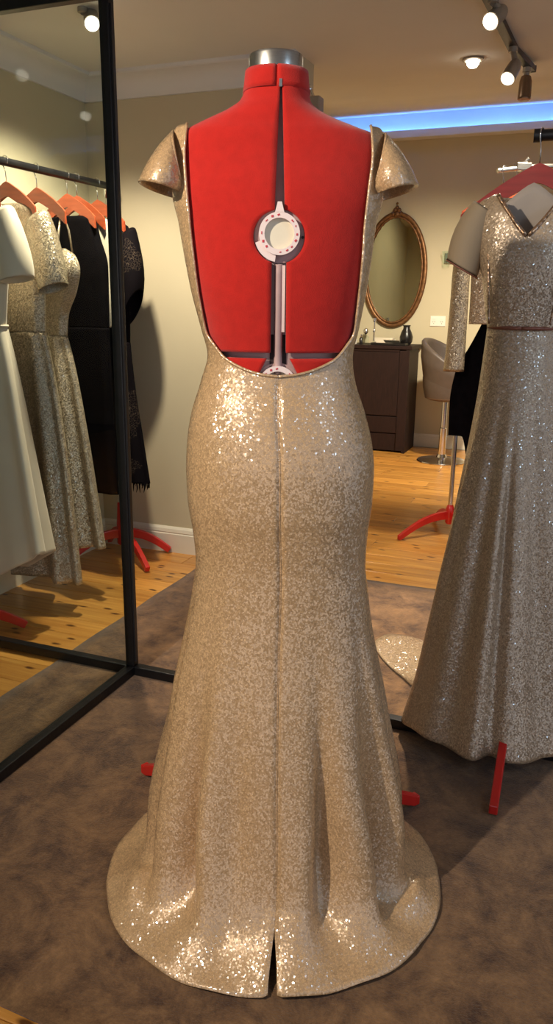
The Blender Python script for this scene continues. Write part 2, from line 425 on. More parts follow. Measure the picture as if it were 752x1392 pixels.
def cornice(name, a, b, nrm):
    prof = [(0, 2.26), (0.10, 2.26), (0.10, 2.246)]
    for i in range(7):
        q = i/6*PI/2; prof.append((0.094-0.08*math.sin(q), 2.172+0.07*math.cos(q)))
    prof += [(0.014, 2.16), (0, 2.16)]
    a = Vector(a); b = Vector(b); n = Vector(nrm); V = []; F = []; k = len(prof)
    for p in (a, b):
        for d, z in prof: V.append(p+n*d+Vector((0, 0, z)))
    for i in range(k): F.append((i, (i+1) % k, k+(i+1) % k, k+i))
    F.append(tuple(range(k))); F.append(tuple(range(2*k-1, k-1, -1)))
    return struct(auto(mesh(name, V, F, M['ceil']), 25))
cornice('trim_1', (XL, YN, 0), (XL, YB, 0), (1, 0, 0))
cornice('trim_2', (XL, YB, 0), (XE, YB, 0), (0, -1, 0))
# light cove along the far wall: ledge, lip and the blue strip lying on it
mb = MB(); mb.box(((XL+XR)/2, YF-0.06, 2.645), (XR-XL, 0.12, 0.03)); mb.box(((XL+XR)/2, YF-0.112, 2.672), (XR-XL, 0.016, 0.035))
struct(mb.build('trim_3', M['ceil'], None, False, 0.003))
mb = MB(); mb.box(((XL+XR)/2, YF-0.003, 2.75), (XR-XL, 0.006, 0.20)); struct(mb.build('trim_4', M['ceil']))
mb = MB(); mb.box(((XL+XR)/2, YF-0.03, 2.667), (XR-XL-0.02, 0.014, 0.008))
tag(mb.build('light_strip', M['led']), 'blue light strip lying in the cove along the far wall', 'light strip')

# floorboards: each a child of the floor, pieces sharing one mesh per length
def plank_mesh(L, Wd):
    b = 0.0018; V = []
    for z, i in ((-0.02, 0), (-b, 0), (0, b)):
        V += [(-L/2+i, -Wd/2+i, z), (L/2-i, -Wd/2+i, z), (L/2-i, Wd/2-i, z), (-L/2+i, Wd/2-i, z)]
    F = [(8, 9, 10, 11)]
    for k in (0, 4):
        for j in range(4): F.append((k+j, k+(j+1) % 4, k+4+(j+1) % 4, k+4+j))
    me = bpy.data.meshes.new('plank'); me.from_pydata(V, [], F); me.materials.append(M['pine']); return me
PW = 0.132
lens = {}
def put_plank(x0, x1, y):
    L = round(x1-x0-0.002, 3)
    if L not in lens: lens[L] = plank_mesh(L, PW-0.002)
    o = bpy.data.objects.new('plank', lens[L]); COL.objects.link(o); o.location = ((x0+x1)/2, y, 0); o.parent = floor
y = -0.4; r = 0
while y < YF:
    off = [0.55, 1.35, 0.15, 0.95][r % 4]
    if 0.95 < y < 3.28:
        put_plank(XL, -1.55, y)
    else:
        xs = [XL]+[XL+off+1.65*i for i in range(4) if XL+off+1.65*i < 1.6]+[1.75]
        if y < 0.9: xs = [XL, XL+off, 0.2]
        for a, b in zip(xs[:-1], xs[1:]): put_plank(a, b, y)
    y += PW; r += 1

# ------------------------------------------------------------------ rug
def rug_fn():
    x0, x1, y0, y1 = -1.652, 2.0, 0.872, 3.355
    V = []; F = []
    n1, n2 = 60, 44
    for j in range(n2+1):
        for i in range(n1+1):
            x = x0+(x1-x0)*i/n1; yy = y0+(y1-y0)*j/n2
            e = min(i, j, n1-i, n2-j)
            z = 0.009 if e > 0 else 0.006
            if e == 0: x += 0.003*math.sin(13*yy+i); yy += 0.003*math.sin(11*x+j)
            V.append((x, yy, z+0.0006*math.sin(9*x)*math.sin(7*yy)))
    for j in range(n2):
        for i in range(n1): F.append((j*(n1+1)+i, j*(n1+1)+i+1, (j+1)*(n1+1)+i+1, (j+1)*(n1+1)+i))
    o = mesh('rug', V, F, M['rug']); solid(o, 0.005, -1); return o
tag(rug_fn(), 'large mottled brown rug lying on the pine floor under the gown', 'rug')
ZR = 0.0095

# ------------------------------------------------------------------ dress form (back to the camera)
FORM = Vector((-0.54, 1.39, 0.0)); FR = R(21.2)
gown_rows = [  # z, half width, back depth, front depth, centre x
 (1.575, .172, .048, .052, -.004), (1.56, .186, .058, .06, -.003), (1.52, .192, .080, .09, -.003), (1.447, .190, .098, .12, -.004), (1.40, .180, .104, .13, -.004), (1.336, .172, .107, .135, -.002),
 (1.27, .162, .104, .13, 0), (1.204, .148, .096, .115, .003), (1.157, .138, .09, .105, .004), (1.108, .148, .097, .107, .001),
 (1.05, .1675, .115, .112, .002), (.993, .180, .129, .117, .005), (.935, .185, .136, .12, .007), (.875, .1835, .135, .12, .0075),
 (.813, .176, .128, .118, .009), (.75, .1725, .124, .118, .0105), (.687, .1805, .126, .125, .0105), (.589, .1985, .137, .14, .0085),
 (.487, .222, .155, .155, .008), (.382, .2425, .175, .17, .0085), (.275, .264, .196, .18, .009), (.19, .278, .216, .19, .010), (.12, .284, .236, .196, .010),
 (.075, .287, .256, .200, .008), (.042, .296, .284, .212, .006), (.022, .326, .314, .255, .005), (.010, .364, .338, .30, .004), (.003, .374, .352, .315, .004)]
def zc(z): return z-max(0, z-1.25)*.05
gown_rows = [(zc(r[0]),)+r[1:] for r in gown_rows]
gown_f = interp(gown_rows)
open_f = interp([(1.575, .156), (1.54, .161), (1.50, .163), (1.45, .159), (1.40, .155), (1.336, .151), (1.285, .147), (1.231, .141), (1.200, .136), (1.176, .120),
                 (1.156, .102), (1.141, .074), (1.132, .048), (1.1275, .026), (1.125, .0)])
Z_U = 1.125
NSUP = 2.15
def sec(th, a, bk, fr, cx):
    s, c = math.sin(th), math.cos(th)
    x = a*math.copysign(abs(s)**(2/NSUP), s)
    y = -(bk if c > 0 else fr)*math.copysign(abs(c)**(2/NSUP), c)
    return Vector((cx+x, y, 0))
def body_rows(inset):
    t = [(1.672, .052, .052, .052, -.008), (1.63, .0565, .056, .056, -.008), (1.612, .063, .058, .058, -.010), (1.597, .082, .061, .062, -.013), (1.584, .110, .062, .064, -.014), (1.568, .150, .064, .066, -.009), (1.558, .172, .067, .068, -.005)]
    for r in gown_rows:
        if .90 < r[0] < 1.515: t.append((r[0], r[1]-.007, r[2]-.007, r[3]-.007, r[4]))
    t = [(zc(z) if z > 1.53 else z, a-inset, b-inset, f-inset, c) for z, a, b, f, c in t]
    return interp(t)
form = thing('dress_form', 'red felt dress form on a stand, wearing the backless gold gown', 'dress form', FORM, FR)
ZD = 1.365; RD = 0.0445
def gap_half(z):
    g = np.interp(z, [1.14, 1.17, 1.32, 1.34, 1.40, 1.47, 1.55, 1.60, 1.672], [.0165, .0140, .0128, .0125, .0090, .0066, .0040, .0022, .0010])
    d = RD*RD-(z-ZD)**2
    return float(max(g, math.sqrt(d) if d > 0 else 0))
bodyP = body_rows(0.0); bodyC = body_rows(0.016)
def panel(name, z0, z1, side, inset=0.0, gap=None, back=True, nz=90):
    bf = body_rows(inset)
    zs = list(np.linspace(z0, z1, nz+1))
    if z0 < ZD < z1 and back:
        zs = sorted(set(zs+[ZD+RD*math.sin(q) for q in np.linspace(-PI/2, PI/2, 33)]))
    V = []; F = []; nu = 30
    for z in zs:
        a, bk, fr, cx = bf(z)
        if back:
            g = (gap or gap_half)(z)
            th0 = math.asin(min(1, max(g, 1e-4)/a)**(NSUP/2)); th1 = PI*0.56
        else:
            th0 = PI*0.565; th1 = PI-0.002
        for i in range(nu+1):
            u = i/nu
            th = th0+(th1-th0)*u
            p = sec(th*side, a, bk, fr, cx); p.z = z; p.x -= cx*max(0, math.cos(th))**8; V.append(p)
    n = len(zs)
    for j in range(n-1):
        for i in range(nu):
            q = (j*(nu+1)+i, j*(nu+1)+i+1, (j+1)*(nu+1)+i+1, (j+1)*(nu+1)+i)
            F.append(q if side > 0 else q[::-1])
    o = mesh(name, V, F, M['red'], form)
    solid(o, 0.009, -1)
    return o
for s in (-1, 1):
    panel('back_panel', 1.168, 1.641, s)
    panel('front_panel', 1.168, 1.641, s, back=False, nz=50)
    panel('hip_panel', .93, 1.158, s, 0.002, gap=lambda z: .020+max(0, (1.16-z))*0.55 if z > 1.06 else .03, nz=30)
    panel('hip_panel', .93, 1.158, s, 0.002, back=False, nz=24)
# inner core seen through the gaps, with a rod and a pale strap down the middle
def core_fn(u, v):
    z = .94+(1.637-.94)*v
    a, bk, fr, cx = bodyC(z); p = sec(u*2*PI, a, bk, fr, cx); p.z = z
    return p
grid('core', core_fn, 48, 60, M['core'], form, closed=True)
def yb(z, inset=0.0): return -(gown_f(min(z, 1.5))[1]-.007-inset)
mb = MB(); mb.tube([(0.0, yb(z)+.012, z) for z in np.linspace(1.13, 1.32, 12)], .0075, 8)
mb.build('adjusting_rod', M['core'], form, True)
mb = MB()
for z0, z1 in ((1.205, 1.318),): mb.bar([(0.0065, yb(z)+.008, z) for z in np.linspace(z0, z1, 10)], .009, .002)
mb.build('strap', M['dial'], form, False)
mb = MB(); mb.bar([(0, yb(z)+.0155, z) for z in np.linspace(1.11, 1.20, 8)], .030, .002); mb.build('slot_lining', M['dark'], form)
# neck band and cap
def collar(u, v):
    z = 1.608+.0335*v; a, bk, fr, cx = bodyP(z)
    p = sec(.03+u*(2*PI-.06), a+.0022, bk+.0022, fr+.0022, cx); p.z = z; return p
grid('neck_band', collar, 60, 4, M['red'], form, thick=0.003)
mb = MB(); mb.lathe([(.0445, 1.630), (.0475, 1.634), (.0475, 1.663), (.046, 1.667), (.0, 1.669)], (-.0095, 0, 0), 48, close=False)
auto(mb.build('neck_cap', M['steel'], form), 30)
mb = MB(); mb.box((-.001, -.0555, 1.612), (.005, .006, .012)); mb.build('neck_clasp', M['steel'], form)
# adjustment dial: recessed disc, hood, ring with printed marks
def dial(zc, parent, full=True):
    yc = yb(zc)+(0 if full else .011)
    root = None
    rotb = Matrix.Rotation(PI/2, 3, 'X')
    def ring(r0, r1, y0, y1, name, m, c=(0, 0), n=48, par=None):
        V = []; F = []
        for r, y in ((r0, y1), (r0, y0), (r1, y0), (r1, y1)):
            for j in range(n):
                q = 2*PI*j/n; V.append((c[0]+r*math.cos(q), yc+y, zc+c[1]+r*math.sin(q)))
        for i in range(4):
            for j in range(n): F.append((i*n+j, i*n+(j+1) % n, ((i+1) % 4)*n+(j+1) % n, ((i+1) % 4)*n+j))
        return auto(mesh(name, V, F, m, par), 40)
    d = ring(.0001, .0435, .010, .016, 'adjustment_dial', M['core'], par=parent)
    ring(.0001, .030, .004, .010, 'dial_face', M['dialin'], (0.0, .004), par=d)
    ring(.0255, .0350, -.004, .006, 'dial_ring', M['dial'], (0.0, .004), par=d)
    if full:
     mb = MB()                                      # the pointer rising from the ring
     V = [(-.008, .036), (.008, .036), (.0042, .050), (.0035, .053), (-.0035, .053), (-.0042, .050)]
     mb.add([(x, yc+yy, zc+z+.002) for yy in (-.004, .006) for x, z in V], [tuple(range(5, -1, -1)), tuple(range(6, 12))]+[(i, (i+1) % 6, 6+(i+1) % 6, 6+i) for i in range(6)])
     mb.build('pointer', M['dial'], d, False)
    mb = MB()                                       # hood, lower left
    V = []; n = 16
    for yy in (-.001, .010):
        for i in range(n+1):
            q = R(195)+R(65)*i/n; V.append((.0425*math.cos(q), yc+yy, zc+.0425*math.sin(q)))
        for i in range(n+1):
            q = R(195)+R(65)*i/n; V.append((.030*math.cos(q), yc+yy, zc+.030*math.sin(q)+.002))
    F = []
    k = 2*(n+1)
    for i in range(n):
        F.append((i, i+1, n+2+i, n+1+i)); F.append((k+i+1, k+i, k+n+1+i, k+n+2+i)); F.append((i+1, i, k+i, k+i+1))
    mb.add(V, F)
    if full: auto(mb.build('hood', M['dial'], d), 40)
    mb = MB()
    rnd = random.Random(3)
    for i in range(16):
        if i in (3, 7, 11): continue
        q = 2*PI*i/16+rnd.uniform(-.08, .08)
        mb.box((.0302*math.cos(q), yc-.0043, zc+.004+.0302*math.sin(q)), (.0016+.0022*rnd.random(), .0008, .0028+.0022*rnd.random()), Matrix.Rotation(-q+rnd.uniform(-.5, .5), 3, 'Y'))
    mb.build('dial_markings', M['mark'], d)
    mb = MB(); mb.lathe([(.0001, 0), (.0024, 0), (.0024, .003), (.0001, .003)], (.040, yc+.008, zc-.001), 10, Matrix.Rotation(PI/2, 3, 'X')); mb.build('key_hole', M['dark'], d)
    return d
dial(ZD, form)
dial(1.106, form, False)
# pole, hub and three cast legs
def stand(parent, legs, hub_z, pole_top, pr=.0125, mpole='chrome', tipz=.018, collar_h=.10, cx=0, cy=0):
    mb = MB(); mb.tube([(cx, cy, hub_z*.5), (cx, cy, pole_top)], pr, 16); auto(mb.build('pole', M[mpole], parent))
    mb = MB(); mb.lathe([(.016, hub_z-.07), (.024, hub_z-.06), (.024, hub_z+.02), (.019, hub_z+collar_h), (.013, hub_z+collar_h+.008)], (cx, cy, 0), 18)
    auto(mb.build('hub', M['redstand'], parent))
    for dx, dy in legs:
        L = math.hypot(dx, dy); pts = []
        for i in range(11):
            t = i/10
            z = hub_z-.02-(hub_z-.02-tipz)*(t**1.5)+.018*math.sin(PI*t)
            pts.append((cx+dx*t, cy+dy*t, z))
        pts.append((cx+dx*1.03, cy+dy*1.03, tipz))
        mb = MB(); mb.bar(pts, .022, [.048-.022*i/11 for i in range(12)]); mb.build('leg', M['redstand'], parent, False, .003)
def loc2(v, origin, rz):
    d = Vector(v)-Vector((origin[0], origin[1])); c, s = math.cos(-rz), math.sin(-rz)
    return (c*d.x-s*d.y, s*d.x+c*d.y)
stand(form, [loc2((-.990, 1.598), FORM, FR), loc2((-.287, 1.744), FORM, FR), (-.13, -.24)], .16, 1.0, tipz=.0225)

# ------------------------------------------------------------------ the champagne gown on the form
gown = thing('evening_gown', 'backless champagne sequin gown with cap sleeves and floor-length train', 'gown', FORM, FR)
def foldw(z): return float(np.interp(z, [0, .02, .06, .16, .32, .50, .72], [.0, .22, .75, 1.0, .75, .30, 0]))
VALLEYS = [(-.74, .12, .034), (.38, .105, .040), (.93, .115, .036), (-1.28, .10, .024), (-.33, .10, .008), (1.45, .12, .02), (-1.9, .16, .03), (2.0, .16, .03), (-2.5, .16, .025), (2.6, .16, .025), (3.1, .15, .02)]
def fold(th, z):
    # th 0 at back centre; deep valleys between columns of cloth falling from the knee
    f = .0
    for tc, wd, d in VALLEYS: f -= d*math.exp(-((th-tc)/(wd*(1+.25*math.sin(z*9+tc*5))))**2)
    f += .006*math.sin(th*11+z*5)
    return foldw(z)*f/max(.18, .1+z*.3)*1.15
def smooth01(x): x = min(max(x, 0), 1); return x*x*(3-2*x)
gown_z = sorted(set([1.552]+list(np.linspace(1.546, 1.16, 56))+list(np.linspace(1.16, 1.130, 16))+[1.1285, 1.1272, 1.1262, 1.1255, Z_U]
                + list(np.linspace(1.122, .30, 90))+list(np.linspace(.29, .04, 44))+[.034, .028, .022, .018, .014, .010, .006, .003]), reverse=True)
US = [0]+[0.5*(i/70)**1.0*1 for i in range(1, 71)]
US = sorted(set([0, .0006, .0014, .0025, .004, .006, .009]+[.012+(.5-.012)*i/80 for i in range(81)]))
US = US+[1-u for u in US[::-1][1:]]
def gown_pt(u, z):
    a, bk, fr, cx = gown_f(z)
    w = open_f(z)[0] if z > Z_U else 0.0
    if z > Z_U: th0 = math.asin(min(1, w/a)**(NSUP/2))
    else: th0 = 0.0
    th = th0+(2*PI-2*th0)*u
    k = 1+fold(th if th < PI else th-2*PI, z) if z < .78 else 1.0
    p = sec(th, a, bk, fr, cx)
    c = Vector((cx, 0, 0)); p = c+(p-c)*k
    t = th if th < PI else th-2*PI
    if z < Z_U:
        dip = .0045*math.exp(-(t*a/.004)**2)*smooth01((Z_U-z)/.02)
        # a longer, shallower channel either side of the seam lower down
        dip += .010*math.exp(-(t*a/.03)**2)*smooth01((.55-z)/.4)*(1-smooth01((.05-z)/.05))
        p.y += dip
    if z < .06:                                     # the seam opens into a slit towards the hem
        g = .0085*smooth01((.06-z)/.06)
        e = math.exp(-(t*a/.08)**2)
        p.x += g*e*(1 if u < .5 else -1)*1.0
    zz = z
    if z < .10:                                     # train lies on the rug in shallow waves
        zz = z+.016*(.6*math.sin(t*9+1)+.4*math.sin(t*5+.3)+.6)*.7*math.sin(PI*min(1, z/.10))
        if z < .012: zz += .004*(math.sin(t*17)*.5+.5)*math.exp(-((z-.003)/.01)**2)
    # the pressed-in crease where the column meets the train, at both sides
    if z < .16:
        for tc, s in ((-1.25, 1), (1.2, .8)):
            zz += .030*s*math.exp(-((t-tc)/.18)**2)*math.exp(-((a-.325)/.022)**2)
    p.z = zz+.002+.0095*(1-smooth01((z-.05)/.4))
    return p
V = []; F = []; k = len(US)
for z in gown_z:
    for u in US: V.append(gown_pt(u, z))
for j in range(len(gown_z)-1):
    for i in range(k-1): F.append((j*k+i, (j+1)*k+i, (j+1)*k+i+1, j*k+i+1))
gb = mesh('gown_body', V, F, M['gold'], gown); solid(gb, .0028, -1)
# rolled edge round the open back
for s in (0, -1):
    pts = []
    for z in gown_z:
        if z < Z_U: break
        p = gown_pt(US[s], z); pts.append(p+Vector((0, -.001, 0)))
    mb = MB(); mb.tube(pts, .0028, 6); mb.build('neckline_edge', M['gold'], gown, True)
pts = [gown_pt(0, z)+Vector((0, -.0005, 0)) for z in gown_z if .14 < z < 1.11]
mb = MB(); mb.tube(pts, .0009, 5); mb.build('back_seam', M['gold'], gown, True)
def cap_sleeve(s):
    def fn(u, v):
        q = -PI*.86+PI*1.6*u                          # from back-bottom over the top to front-bottom
        ix = .176; ir_y = .068; iz = 1.489; ir_z = .058
        pin = Vector((ix+.012*math.cos(q), .01+ir_y*math.sin(q), iz+ir_z*math.cos(q)))
        pout = Vector((.208+.043*math.cos(q), .01+.088*math.sin(q), 1.450+.010*math.cos(q)))
        pbul = (pin+pout)*.5+Vector((.006*math.cos(q), .016*math.sin(q), .010))
        t = v
        p = pin*(1-t)**2+pbul*2*t*(1-t)+pout*t*t
        p.x = p.x*s-.003
        return p
    o = grid('cap_sleeve', fn, 36, 14, M['gold'], gown, thick=.003, off=0)
    pts = [fn(i/36, 0) for i in range(37)]
    mb = MB(); mb.tube(pts, .0024, 6); mb.build('shoulder_seam', M['gold'], o, True)
    return o
cap_sleeve(-1); cap_sleeve(1)

# ------------------------------------------------------------------ black steel partition with a glass leaf
fr_ = thing('partition_frame', 'black square-tube steel partition frame standing on the rug with one glass leaf', 'frame', (-1.345, 2.10, ZR))
S = .032
def rail(name, a, b, s=S):
    mb = MB(); a = Vector(a); b = Vector(b); mb.box((a+b)/2, (abs(b.x-a.x)+s, abs(b.y-a.y)+s, abs(b.z-a.z)+s)); return mb.build(name, M['black'], fr_, False, .003)
HF = 2.098
rail('post', (0, 0, S*1.5), (0, 0, HF-S*1.5))
mb = MB(); mb.box((.019, -.004, HF/2), (.007, .012, HF-.1)); mb.build('hinge_strip', M['greytrack'], fr_)
rail('bottom_rail', (-.60, 0, S/2), (-S, 0, S/2)); rail('bottom_rail', (S, 0, S/2), (1.72, 0, S/2)); rail('bottom_rail', (0, -1.25, S/2), (0, 0, S/2))
rail('top_rail', (-.60, 0, HF-S/2), (-S, 0, HF-S/2)); rail('top_rail', (S, 0, HF-S/2), (1.72, 0, HF-S/2)); rail('top_rail', (0, -1.25, HF-S/2), (0, 0, HF-S/2))
rail('post', (1.72, 0, S*1.5), (1.72, 0, HF-S*1.5)); rail('post', (0, -1.25, S*1.5), (0, -1.25, HF-S*1.5)); rail('post', (-.60, 0, S*1.5), (-.60, 0, HF-S*1.5))
mb = MB(); mb.box((-.004, -.625, HF/2), (.006, 1.21, HF-2*S-.004)); mb.build('glass_pane', M['pane'], fr_)
mb = MB(); mb.lathe([(.010, 0), (.016, .003), (.012, .006), (.002, .008)], (0, 0, S), 12); auto(mb.build('weld_bead', M['steel'], fr_))

# ------------------------------------------------------------------ hangers and hanging garments
def hanger(name, label, loc, rz, zbar, mt, half=.20, drop=.095, hook_turn=0.0, group=None, ht=.060, barr=.014, stem=.075, ):
    """loc: point on the bar's axis; hook loops over the bar"""
    h = thing(name, label, 'hanger', (loc[0], loc[1], zbar), rz, group)
    top = -stem-.004; n = 24; V = []; F = []
    for i in range(n+1):
        x = -half+2*half*i/n; t = abs(x)/half
        zt = top-drop*(t**1.35)+.006*math.exp(-(x/.03)**2)
        hh = ht*(1-.25*t); th = .013*(1-.15*t)
        zb = zt-hh+.004*math.cos(t*PI)
        yo = -.02*t*t
        for yy, z in ((-th/2, zb+.003), (th/2, zb+.003), (th/2*.6, zt), (-th/2*.6, zt)): V.append((x, yo+yy, z))
    for i in range(n):
        for j in range(4): F.append((i*4+j, i*4+4+j, i*4+4+(j+1) % 4, i*4+(j+1) % 4))
    F.append((0, 1, 2, 3)); F.append(tuple(n*4+j for j in (3, 2, 1, 0)))
    b = mesh('shoulder_bar', V, F, mt, h); auto(b, 50)
    r = barr+.0035; pts = []
    for i in range(15):
        q = R(-35)+R(215)*i/14
        pts.append((r*math.cos(q), 0, r*math.sin(q)))
    pts += [(-r*.9, 0, -.012), (-r*.35, 0, -.026), (0, 0, -.040), (0, 0, top+.004)]
    c, s = math.cos(hook_turn), math.sin(hook_turn)
    pts = [(x*c, x*s, z) for x, _, z in pts]
    mb = MB(); mb.tube(pts, .0019, 7); mb.build('hook', M['chrome'], h, True)
    return h
def weld(o):
    bm = bmesh.new(); bm.from_mesh(o.data); bmesh.ops.remove_doubles(bm, verts=bm.verts, dist=.0004)
    bm.to_mesh(o.data); bm.free()
    for p in o.data.polygons: p.use_smooth = True
def garment_body(name, rows, mt, parent, nf=9, amp=(0, 0), hem=None, ph=0.0, thick=.003, nz=70, vneck=None, n=2.0, nu=120, foldtop=None):
    """rows: z, left half width, right half width, front depth, back depth; amp: fold depth at waist / hem below foldtop"""
    f = interp(rows); zs = [r[0] for r in rows]; z1, z0 = max(zs), min(zs)
    V = []; F = []
    ft = foldtop if foldtop is not None else z1
    zz = sorted(set(list(np.linspace(z0, z1, nz+1))+([vneck[0]+.0004, vneck[0]+.002, vneck[0]+.006] if vneck else [])), reverse=True)
    for z in zz:
        wl, wr, df, db = f(z)
        th0 = 0
        if vneck and z > vneck[0]:
            wv = vneck[1]*min(1, (z-vneck[0])/(z1-vneck[0]))**.85
            th0 = math.asin(min(.97, wv/wr))
        for i in range(nu+(1 if vneck else 0)):
            th = th0+(2*PI-2*th0)*i/nu
            s, c = math.sin(th), math.cos(th)
            A = 0
            if z < ft: A = amp[0]+(amp[1]-amp[0])*((ft-z)/(ft-z0))
            k = A*(.6*math.sin(nf*th+ph)+.35*math.sin((nf*1.6)//1*th+2*ph+1)+.25*math.sin((nf//2)*th+1.3*ph))
            x = (wr if s > 0 else wl)*math.copysign(abs(s)**(2/n), s)
            y = -(df if c > 0 else db)*math.copysign(abs(c)**(2/n), c)
            if c > .0 or True:
                y += -k*math.copysign(abs(c)**.5, c); x += k*.35*s
            h = z
            if hem: h = z+hem(x, y, th)*max(0, (ft-z)/(ft-z0))**2
            V.append((x, y, h))
    m_ = nu+(1 if vneck else 0); nr = len(zz)
    for j in range(nr-1):
        for i in range(nu):
            i2 = i+1 if vneck else (i+1) % nu
            F.append((j*m_+i, (j+1)*m_+i, (j+1)*m_+i2, j*m_+i2))
    o = mesh(name, V, F, mt, parent)
    if vneck: weld(o)
    solid(o, thick, -1)
    return o
def sleeve(name, rings, mt, parent, n=20, thick=.002):
    """rings: centre, half width along x-ish direction vector, half depth"""
    V = []; F = []
    for c, ax, ay in rings:
        c = Vector(c); ax = Vector(ax); ay = Vector(ay)
        for j in range(n):
            q = 2*PI*j/n; V.append(c+ax*math.cos(q)+ay*math.sin(q))
    k = len(rings)
    for i in range(k-1):
        for j in range(n): F.append((i*n+j, i*n+(j+1) % n, (i+1)*n+(j+1) % n, (i+1)*n+j))
    o = mesh(name, V, F, mt, parent); solid(o, thick, -1)
    s = o.modifiers.new('sub', 'SUBSURF'); s.levels = 1; s.render_levels = 1
    return o
ZB = 1.768

# left rack: round black bar on chrome posts with red cross feet
rack = thing('clothes_rack', 'black-barred clothes rack with red feet beside the left wall', 'clothes rack', (-2.105, 2.70, 0))
mb = MB(); mb.tube([(0, -.98, ZB-.016), (0, .62, ZB+.004)], .0155, 16); auto(mb.build('hanging_bar', M['black'], rack))
for cy, legs in ((.555, ((.275, -.215), (-.16, .12), (.22, .10), (-.17, -.20))), (-.62, ((.17, .20), (-.17, .20), (.20, -.2), (-.17, -.2)))):
    mb = MB(); mb.tube([(-.01, cy, .10), (-.01, cy, ZB-.01)], .013, 14); auto(mb.build('post', M['chrome'], rack))
    mb = MB(); mb.lathe([(.018, .05), (.026, .06), (.026, .16), (.018, .27), (.014, .275)], (-.01, cy, 0), 16); auto(mb.build('hub', M['redstand'], rack))
    mb = MB(); mb.lathe([(.014, ZB-.05), (.022, ZB-.04), (.022, ZB+.012), (.012, ZB+.02)], (-.01, cy, 0), 14); auto(mb.build('bar_clamp', M['chrome'], rack))
    for dx, dy in legs:
        pts = [(-.01+dx*t, cy+dy*t, .11-.092*t**1.4+.02*math.sin(PI*t)) for t in [i/9 for i in range(10)]]
        mb = MB(); mb.bar(pts, .024, [.05-.02*i/9 for i in range(10)]); mb.build('leg', M['redstand'], rack, False, .003)
GR = R(-13.5)
HG = 'orange wooden hangers on the left rack'
hang_y = [2.36, 2.55, 2.73, 2.93, 3.0, 3.155]
hang_lab = ['orange wooden hanger holding the ivory dress, nearest on the left rack',
 'orange wooden hanger holding the short-sleeved silver gown on the left rack',
 'orange wooden hanger holding the gold strapped gown on the left rack',
 'orange wooden hanger holding the plain black velvet dress',
 'orange wooden hanger close behind the velvet dress, holding the white top',
 'orange wooden hanger at the far end, holding the black lace dress']
for yy, lb in zip(hang_y, hang_lab):
    hanger('coat_hanger', lb, (-2.105, yy), GR, ZB+.012*(yy-2.7), M['hanger'], half=.185, group=HG)
def G(label, cat, yy, name): return thing(name, label, cat, (-2.105, yy, 0), GR)

# ivory satin dress
g = G('ivory satin dress with loose elbow sleeves, nearest on the left rack', 'dress', 2.36, 'satin_dress')
garment_body('bodice', [(1.60, .10, .10, .045, .04), (1.575, .16, .165, .05, .045), (1.54, .185, .20, .055, .05), (1.42, .175, .18, .06, .05), (1.28, .15, .15, .058, .05), (1.165, .125, .125, .05, .05)], M['ivory'], g, 8, (.002, .006))
garment_body('skirt', [(1.165, .127, .127, .052, .052), (1.05, .15, .155, .06, .056), (.8, .18, .20, .068, .06), (.5, .185, .245, .075, .06), (.20, .185, .285, .08, .06)], M['ivory'], g, 6, (.004, .058), hem=lambda x, y, t: .02+.12*max(0, x-.1)/.2, ph=.5)
mb = MB(); mb.tube([(.130*math.sin(q), -.055*math.cos(q), 1.167) for q in [2*PI*i/40 for i in range(41)]], .0045, 6); mb.build('waist_seam', M['ivory'], g, True)
sleeve('sleeve', [((.17, -.005, 1.53), (.04, 0, .05), (0, .05, 0)), ((.205, -.008, 1.46), (.055, 0, .03), (0, .058, 0)), ((.235, -.01, 1.37), (.062, 0, .02), (0, .06, 0)), ((.238, -.012, 1.325), (.058, 0, .012), (0, .058, 0))], M['ivory'], g)
sleeve('sleeve', [((-.16, 0, 1.53), (.04, 0, -.05), (0, .05, 0)), ((-.165, 0, 1.42), (.03, 0, -.02), (0, .052, 0)), ((-.165, 0, 1.33), (.03, 0, -.01), (0, .05, 0))], M['ivory'], g)

# silver sequin gown with short sleeves
g = G('silver sequin gown with short sleeves beside the ivory dress', 'gown', 2.55, 'sequin_gown')
garment_body('bodice', [(1.61, .10, .10, .04, .04), (1.585, .165, .17, .045, .045), (1.55, .185, .20, .05, .05), (1.42, .175, .185, .058, .05), (1.28, .16, .175, .055, .05), (1.14, .14, .165, .05, .045)], M['silvergold'], g, 8, (.002, .006))
garment_body('skirt', [(1.14, .142, .167, .05, .046), (1.0, .17, .2, .058, .05), (.7, .18, .245, .068, .055), (.4, .185, .27, .072, .058), (.12, .185, .29, .075, .06)], M['silvergold'], g, 8, (.006, .038), hem=lambda x, y, t: .05*max(0, .25-abs(x-.1))+.015, ph=1.4)
sleeve('sleeve', [((.17, -.005, 1.54), (.045, 0, .045), (0, .048, 0)), ((.215, -.01, 1.45), (.055, 0, .035), (0, .055, 0)), ((.245, -.012, 1.34), (.055, 0, .022), (0, .056, 0)), ((.25, -.012, 1.30), (.052, 0, .02), (0, .054, 0))], M['silvergold'], g)
sleeve('sleeve', [((-.16, 0, 1.53), (.04, 0, -.05), (0, .048, 0)), ((-.165, 0, 1.42), (.03, 0, -.02), (0, .05, 0)), ((-.165, 0, 1.33), (.03, 0, -.01), (0, .05, 0))], M['silvergold'], g)

